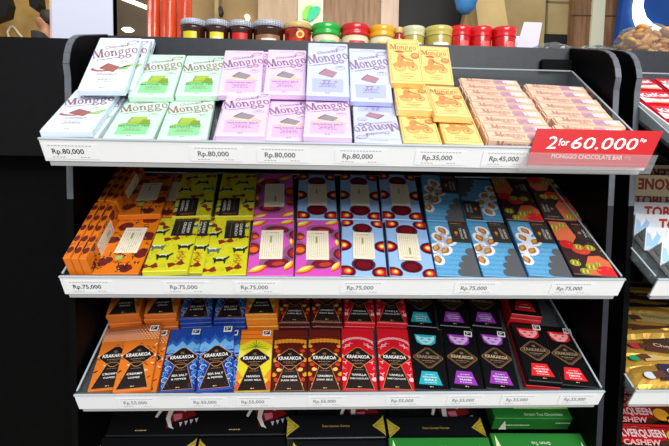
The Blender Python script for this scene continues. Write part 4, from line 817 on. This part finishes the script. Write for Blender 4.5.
def red_edge():
    r = root(); b = carton(ink((196, 20, 24), .36), W3, L3, T3); b.rect(-W3/2, W3/2, 0, L3, AB, 1); b.build('carton', r)
    b = sheet(T3); b.poly([(-.0215, .0115), (.0195, .0115), (.0125, .0405), (-.0145, .0405)], (206, 30, 32), 3); micro(b, -.009, .008, .03, (240, 220, 220), .001, 4); micro(b, -.011, .010, .022, (240, 220, 220), .002, 4); b.build('caption_panel', r); return r
K_RE = Kind(red_edge); stack(K_RE, .362, 4, -9, 'red-edged black|back stack at the right')
K_RE.put(pose(2, .3475, .0085, FH, -6.2, 0, T3), 'red-edged black bar beneath the raised red animal bar', GK)
# ================================================================== bottom level: black mask boxes, gold-flash boxes, green tea boxes
def mask_box():
    r = root('chocolate box', 'chocolate_box'); W, L, T = .186, .15, .03; b = carton(ink((17, 17, 18), .32), W, L, T, .0015); b.line([(-W/2+.002, .002), (W/2-.002, .002)], .0012, (46, 48, 52)); micro(b, -.036, -.014, .012, (190, 170, 110), .0022); b.build('carton', r)
    b = sheet(T); x0, y0 = .036, .028; RD, IV = (120, 24, 18), (222, 218, 210)
    b.poly([(x0-.028, y0+.04), (x0-.012, y0+.054), (x0+.008, y0+.05), (x0+.016, y0+.03), (x0+.036, y0+.026), (x0+.042, y0+.018), (x0+.016, y0+.006), (x0-.002, y0+.002), (x0-.012, y0-.012), (x0-.018, y0+.012)], RD, 2)
    b.poly([(x0-.02, y0+.043), (x0-.01, y0+.048), (x0+.004, y0+.044), (x0-.006, y0+.04)], (222, 130, 40), 3); b.poly([(x0-.006, y0+.02), (x0+.012, y0+.022), (x0+.014, y0+.01), (x0, y0+.004)], (206, 110, 130), 3); b.poly([(x0-.004, y0+.0), (x0+.04, y0+.012), (x0+.04, y0-.012), (x0+.002, y0-.014)], (22, 14, 16), 3)
    b.poly([(x0-.034, y0+.038), (x0-.03, y0+.046), (x0-.012, y0+.046), (x0-.014, y0+.034), (x0-.03, y0+.03)], IV, 4)
    for pts in ([(x0-.034, y0+.036), (x0-.026, y0+.036), (x0-.036, y0+.012), (x0-.041, y0+.014)], [(x0-.016, y0+.036), (x0-.006, y0+.034), (x0-.009, y0+.01), (x0-.002, y0-.008), (x0+.003, y0-.014), (x0-.008, y0-.01), (x0-.018, y0+.01)], [(x0+.016, y0+.054), (x0+.027, y0+.054), (x0+.018, y0+.026), (x0+.013, y0+.028)]): b.poly(pts, IV, 5)
    for i in range(4): b.poly([(x0+.01+.01*i, y0+.001+.003*i), (x0+.017+.01*i, y0+.002+.003*i), (x0+.0145+.01*i, y0-.009+.003*i)], (196, 196, 206), 5)
    for i in range(3): b.line([(x0-.029+.006*i, y0+.045), (x0-.028+.006*i, y0+.032)], .0008, (120, 116, 112), 5)
    b.build('mask_picture', r); return r
MK = Kind(mask_box); GB = 'black mask boxes on the bottom shelf'
for u, lb in ((-.370, 'black box with a red fanged mask picture at the far left of the bottom shelf'), (-.186, 'black box with a red fanged mask picture, second from the left on the bottom shelf'), (.006, 'black box with a red fanged mask picture behind the gold-flash box'), (.198, 'black box with a red fanged mask picture beside the green tea boxes')):
    MK.put(pose(3, u, .1125+.008, .0, 0, 0, .03), lb, GB)
def flash_box():
    r = root('chocolate box', 'chocolate_box'); W, L, T = .192, .056, .034; b = carton(ink((20, 21, 24), .3), W, L, T, .001); b.rect(-W/2, W/2, .0005, .0022, (70, 74, 76), 1); b.build('carton', r)
    m = L*.5
    for s in (-1, 1):
        b = sheet(T); b.poly([(s*W/2, .003), (s*W/2, L-.003), (s*(W/2-.004), L-.009), (s*(W/2-.024), m), (s*(W/2-.004), .009)], (190, 166, 54), 1)
        for i in range(4): b.line([(s*W/2, .010+.011*i), (s*(W/2-.019), m)], .0009, (100, 82, 18), 2)
        b.build('gold_point', r)
    b = sheet(T); b.text('Finest Indonesian Chocolate', 0, m, .0075, (190, 160, 66), 2, .054); b.build('gold_lettering', r); return r
FB = Kind(flash_box); GF = 'gold-flash boxes on the bottom shelf'
FB.put(pose(3, -.009, .092, .030, 0, -6, .034), 'black box with gold points on both ends, right in front of a mask picture', GF); FB.put(pose(3, .190, .088, .026, 0, -6, .034), 'black box with gold points, left of the green boxes and partly behind them', GF); FB.put(pose(3, -.376, .058, .010, 0, -4, .034), 'black box with gold points at the lower left of the bottom shelf', GF)
FB.put(pose(3, .004, .030, .036, 0, -4, .034), 'black box with gold points in the lowest front position, left of the green boxes', GF); FB.put(pose(3, -.178, .056, .010, 0, -4, .034), 'black box with gold points, second from the left, lying low', GF)
def green_box(up):
    def make():
        r = root('chocolate box', 'chocolate_box'); W, L, T = .192, .088, .036; GRN = ink((38, 118, 44), .35); b = carton(GRN, W, L, T, .0012); b.build('carton', r); CR = (226, 232, 204)
        b = MB(); b.z = T
        if up: b.rect(-.052, .062, .022, .07, (170, 214, 110), 1); [b.rect(-.04+.026*i, -.026+.026*i, .027, .05, (70, 130, 50), 2) for i in range(4)]; b.build('pale_label', r); b = sheet(T); b.text('Green Tea Chocolate', .004, .0095, .009, CR, 2, .078)
        else:
            b.text('Green Tea', -.004, .066, .0095, CR, 2, .036, PI); micro(b, -.046, .03, .053, CR, .0022, 2, 1); micro(b, -.04, .026, .045, CR, .0018, 2, 2); b.text('Green Tea Chocolate', .004, .03, .008, CR, 2, .066, PI)
            b.build('top_lettering', r); b = sheet(T); b.poly([(.062, .02), (.082, .02), (.074, .07)], CR, 2); b.build('leaf_emblem', r); b = sheet(T); b.poly([(-.092, .05), (-.08, .05), (-.088, .084)], (206, 220, 170), 2)
        b.build('top_print' if up else 'corner_emblem', r); b = MB(); b.M = Matrix.Rotation(R(90), 4, 'X'); micro(b, .03, .088, T*.6, CR, .003, 2, 4); micro(b, -.07, -.02, T*.4, CR, .003, 2, 5); b.build('front_lettering', r); b = MB(); b.M = Matrix.Rotation(R(90), 4, 'X'); b.poly([(-.082, 0), (-.066, 0), (-.074, T*.8)], CR, 2); b.build('front_emblem', r); return r
    return Kind(make)
GU, GN = green_box(True), green_box(False); GG = 'green tea boxes on the bottom shelf'
GU.put(pose(3, .400, .116, .050, -1, 0, .036), 'green box, upright print, farther back with a pale green top label', GG); GN.put(pose(3, .183, -.008, .047, -.5, 0, .036), 'green tea box at the bottom edge, left, print upside down', GG); GN.put(pose(3, .378, -.004, .051, -1, 0, .036), 'green tea box at the bottom edge, right, in front of the other green box', GG)
# ================================================================== neighbouring unit's goods at the right edge
def kpack():
    r = root('wafer pack', 'wafer_pack'); W, L, T = .070, .060, .012; b = MB(); b.box(-W/2, W/2, 0, L, 0, T, ink((214, 24, 44), .32), .003, 2); b.z = T; b.clip = (-W/2+.003, W/2-.003, .003, L-.003)
    b.poly([(-W/2, 0), (W/2, 0), (W/2, .028), (0, .018), (-W/2, .030)], (240, 226, 226)); b.poly([(-.02, .001), (.03, .001), (.03, .011), (-.02, .008)], (206, 160, 110), 2); b.build('wrapper', r)
    b = sheet(T); b.poly(rot2(ell(0, 0, .031, .0155), R(8), 0, .038), (226, 40, 56), 2); b.text('KitKat', 0, .0395, .022, (248, 244, 244), 3, .056, R(8), .03, .1); micro(b, -.02, .022, .0205, (250, 240, 240), .002, 3); b.build('brand_lettering', r); return r
KP = Kind(kpack); GR = 'red wafer packs on the right tray'; DX = .955
ordn = ['front', 'second', 'third', 'fourth']
for i in range(4):
    for j in range(3): KP.put(pose(0, .545-.955+.078*j+.004*i, (.012+.068*i), T2+FLOOR+.014, -4, 0, .012, dx=DX), 'red wafer pack in the %s row of the right tray, %s' % (ordn[i], ('beside the black panel', 'one in from the panel', 'two in from the panel')[j]), GR)
b = MB(); b.box(-.4455, -.4425, .003, .285, FLOOR+.0005, .012, ink((236, 236, 238), .5)); b.box(-.4424, -.2, .003, .29, FLOOR+.0005, FLOOR+.0125, ink((236, 236, 238), .5)); o = b.build('display_carton'); o.matrix_world = level(0, DX); tag(o, 'white open display carton edge beside the red wafer packs', 'carton')
def tob(tan):
    def make():
        r = root('chocolate box', 'triangular_chocolate_box'); L, s = .21, .042; hh = s*.866; base = (214, 196, 160) if tan else (232, 234, 238); b = MB(); b.M = Matrix(((0, 0, 1, 0), (1, 0, 0, 0), (0, 1, 0, 0), (0, 0, 0, 1))); b.prism([(0, 0), (s, 0), (s/2, hh)], 0, L, ink(base, .38)); b.build('carton', r)
        b = MB(); b.M = Matrix.Rotation(R(60), 4, 'X'); b.clip = (.002, L-.002, .002, s-.001)
        if not tan:
            b.poly([(.002, .002), (.05, .002), (.034, .016), (.028, .026), (.018, .036), (.010, .028), (.002, .034)], (164, 200, 232)); b.poly([(.012, .018), (.02, .03), (.018, .036), (.010, .028)], (240, 246, 250), 2); b.poly([(.024, .012), (.034, .016), (.028, .026)], (240, 246, 250), 2); b.poly([(.0, 0), (.06, 0), (.05, .006), (.0, .008)], (206, 226, 240), 2)
        b.clip = None; b.text('TOBLERONE', .118 if not tan else .112, s*.56, .029, (196, 34, 26) if not tan else (150, 40, 22), 3, .145, 0 if not tan else PI, .035); b.build('brand_lettering', r)
        b = MB(); b.M = Matrix(((0, 0, -1, -.0002), (1, 0, 0, 0), (0, 1, 0, 0), (0, 0, 0, 1))); b.line([(.006, .003), (s/2, hh-.008), (s-.006, .003)], .0012, (176, 150, 130), 1, True); b.line([(s*.3, hh*.3), (s*.7, hh*.34)], .0022, (150, 60, 40), 1); b.poly([(s*.4, hh*.42), (s*.6, hh*.42), (s*.5, hh*.62)], (160, 196, 228), 1); b.build('end_flap', r); return r
    return Kind(make)
TW, TT = tob(False), tob(True); GT = 'triangular boxes on the right tray'
for i in range(7): TW.put(pose(1, .542+.004*(i % 2)-.955, .004+.0435*i, FLOOR, -1.5, 0, 0, dx=DX), '%s white triangular box from the front on the right tray' % ['frontmost', 'second', 'third', 'fourth', 'fifth', 'sixth', 'seventh'][i], GT)
for i in range(2): TT.put(pose(1, .540-.955, .215+.0435*i, FLOOR+.041, -2, 0, 0, dx=DX), 'tan triangular box lying upside down on the white ones, %s' % ('nearer the front', 'the rear one')[i], GT)
def gold(seed, dark, pic):
    def make():
        rnd = random.Random(seed); r = root('chocolate pouch', 'foil_pack'); L, D, T = .17, .062, .013; n, m = 20, 8; b = MB(); vs = []
        for j in range(m+1):
            for i in range(n+1):
                f = max(0, math.sin(PI*i/n))**.45*max(0, math.sin(PI*j/m))**.5; vs.append((L*i/n, D*j/m+rnd.uniform(-.0006, .0006), T*f+rnd.uniform(-.0005, .0005)+.0006))
        k = len(vs); vs += [(L*i/n, D*j/m, 0) for j in range(m+1) for i in range(n+1)]; q = n+1
        fs = [(j*q+i, j*q+i+1, (j+1)*q+i+1, (j+1)*q+i) for j in range(m) for i in range(n)]; fs += [tuple(k+v for v in f[::-1]) for f in fs]
        per = [i for i in range(q)]+[j*q+n for j in range(1, m+1)]+[m*q+i for i in range(n-1, -1, -1)]+[j*q for j in range(m-1, 0, -1)]
        fs += [(a, c, k+c, k+a) for a, c in zip(per, per[1:]+per[:1])]; b.raw(vs, fs, GOLDM); b.build('foil', r, False)
        b = MB(); b.z = T+.0012; b.poly([(.05, .012), (.15, .014), (.15, .05), (.06, .05)], dark, 1); b.poly(ell(.034, .022, .011, .008), pic, 2); b.poly([(.042, .016), (.066, .02), (.062, .034), (.04, .03)], (96, 56, 40), 3); b.text('PEPPERMINT' if seed == 3 else 'Chocolate', .108, .034, .014, (236, 224, 196) if seed != 3 else (60, 110, 70), 3, .075); b.build('printed_panel', r); return r
    return Kind(make)
GKIND = [gold(1, (52, 44, 62), (200, 206, 214)), gold(3, (206, 176, 110), (40, 150, 90)), gold(5, (90, 56, 40), (196, 50, 60))]; GP = 'gold foil packs on the right tray'
for i, (u, v, k, ro) in enumerate([(.516, .008, 0, -3), (.512, .046, 1, 2), (.522, .082, 2, -12), (.526, .118, 2, 3), (.540, .150, 1, -9), (.538, .182, 0, -2), (.552, .212, 2, -11), (.556, .240, 0, -4)]):
    GKIND[k].put(pose(2, u-.955, v, FLOOR+.0005+.0030*i+.012, ro, -9 if i else 0, 0.012, dx=DX), '%s gold foil pack on the right tray' % ['frontmost, dark-printed', 'second from the front, green dot and pale print,', 'third from the front, tilted with a red dot,', 'fourth from the front, red dot,', 'fifth from the front, pale print,', 'third from the back, dark-printed', 'second from the back, red dot,', 'rearmost, dark-printed'][i], GP)
def silver():
    r = root('chocolate bar', 'chocolate_bar'); W, D, T = .17, .046, .014; b = MB(); b.box(0, W, 0, D, 0, T, ink((186, 24, 26), .32), .003, 2); b.z = T; b.clip = (.003, W-.003, .003, D-.003); b.rect(0, W, 0, .012, (40, 16, 14)); b.poly([(.1, 0), (W, 0), (W, D), (.118, D)], (92, 48, 24)); b.poly(ell(.128, .026, .016, .014), (230, 160, 40), 2); b.poly(ell(.146, .014, .012, .010), (216, 140, 36), 2); b.poly([(.09, .006), (.112, .008), (.106, .018), (.092, .016)], (66, 34, 18), 3); b.build('wrapper', r)
    b = sheet(T); b.text('SILVERQUEEN', .060, .032, .022, (238, 206, 206), 4, .100, 0, .03); b.text('CASHEW', .056, .0125, .016, (236, 170, 168), 4, .076, 0, .03, .2); b.build('brand_lettering', r)
    b = MB(); b.M = Matrix.Rotation(R(90), 4, 'X'); b.text('SilverQueen', .06, T*.5, .009, (240, 200, 200), 1, .07, 0, .02); b.build('side_print', r); return r
SQ = Kind(silver); GS = 'red chocolate bars at the lower right'
for i, (v, h) in enumerate(((-.006+.03, .016), (.074, .016), (.124, .018), (.174, .022))): SQ.put(pose(3, .476-.955+.066, v, h, -3, 4, .014, dx=DX), 'red lettered chocolate bar at the lower right, %s from the bottom' % ('first', 'second', 'third', 'fourth')[i], GS)
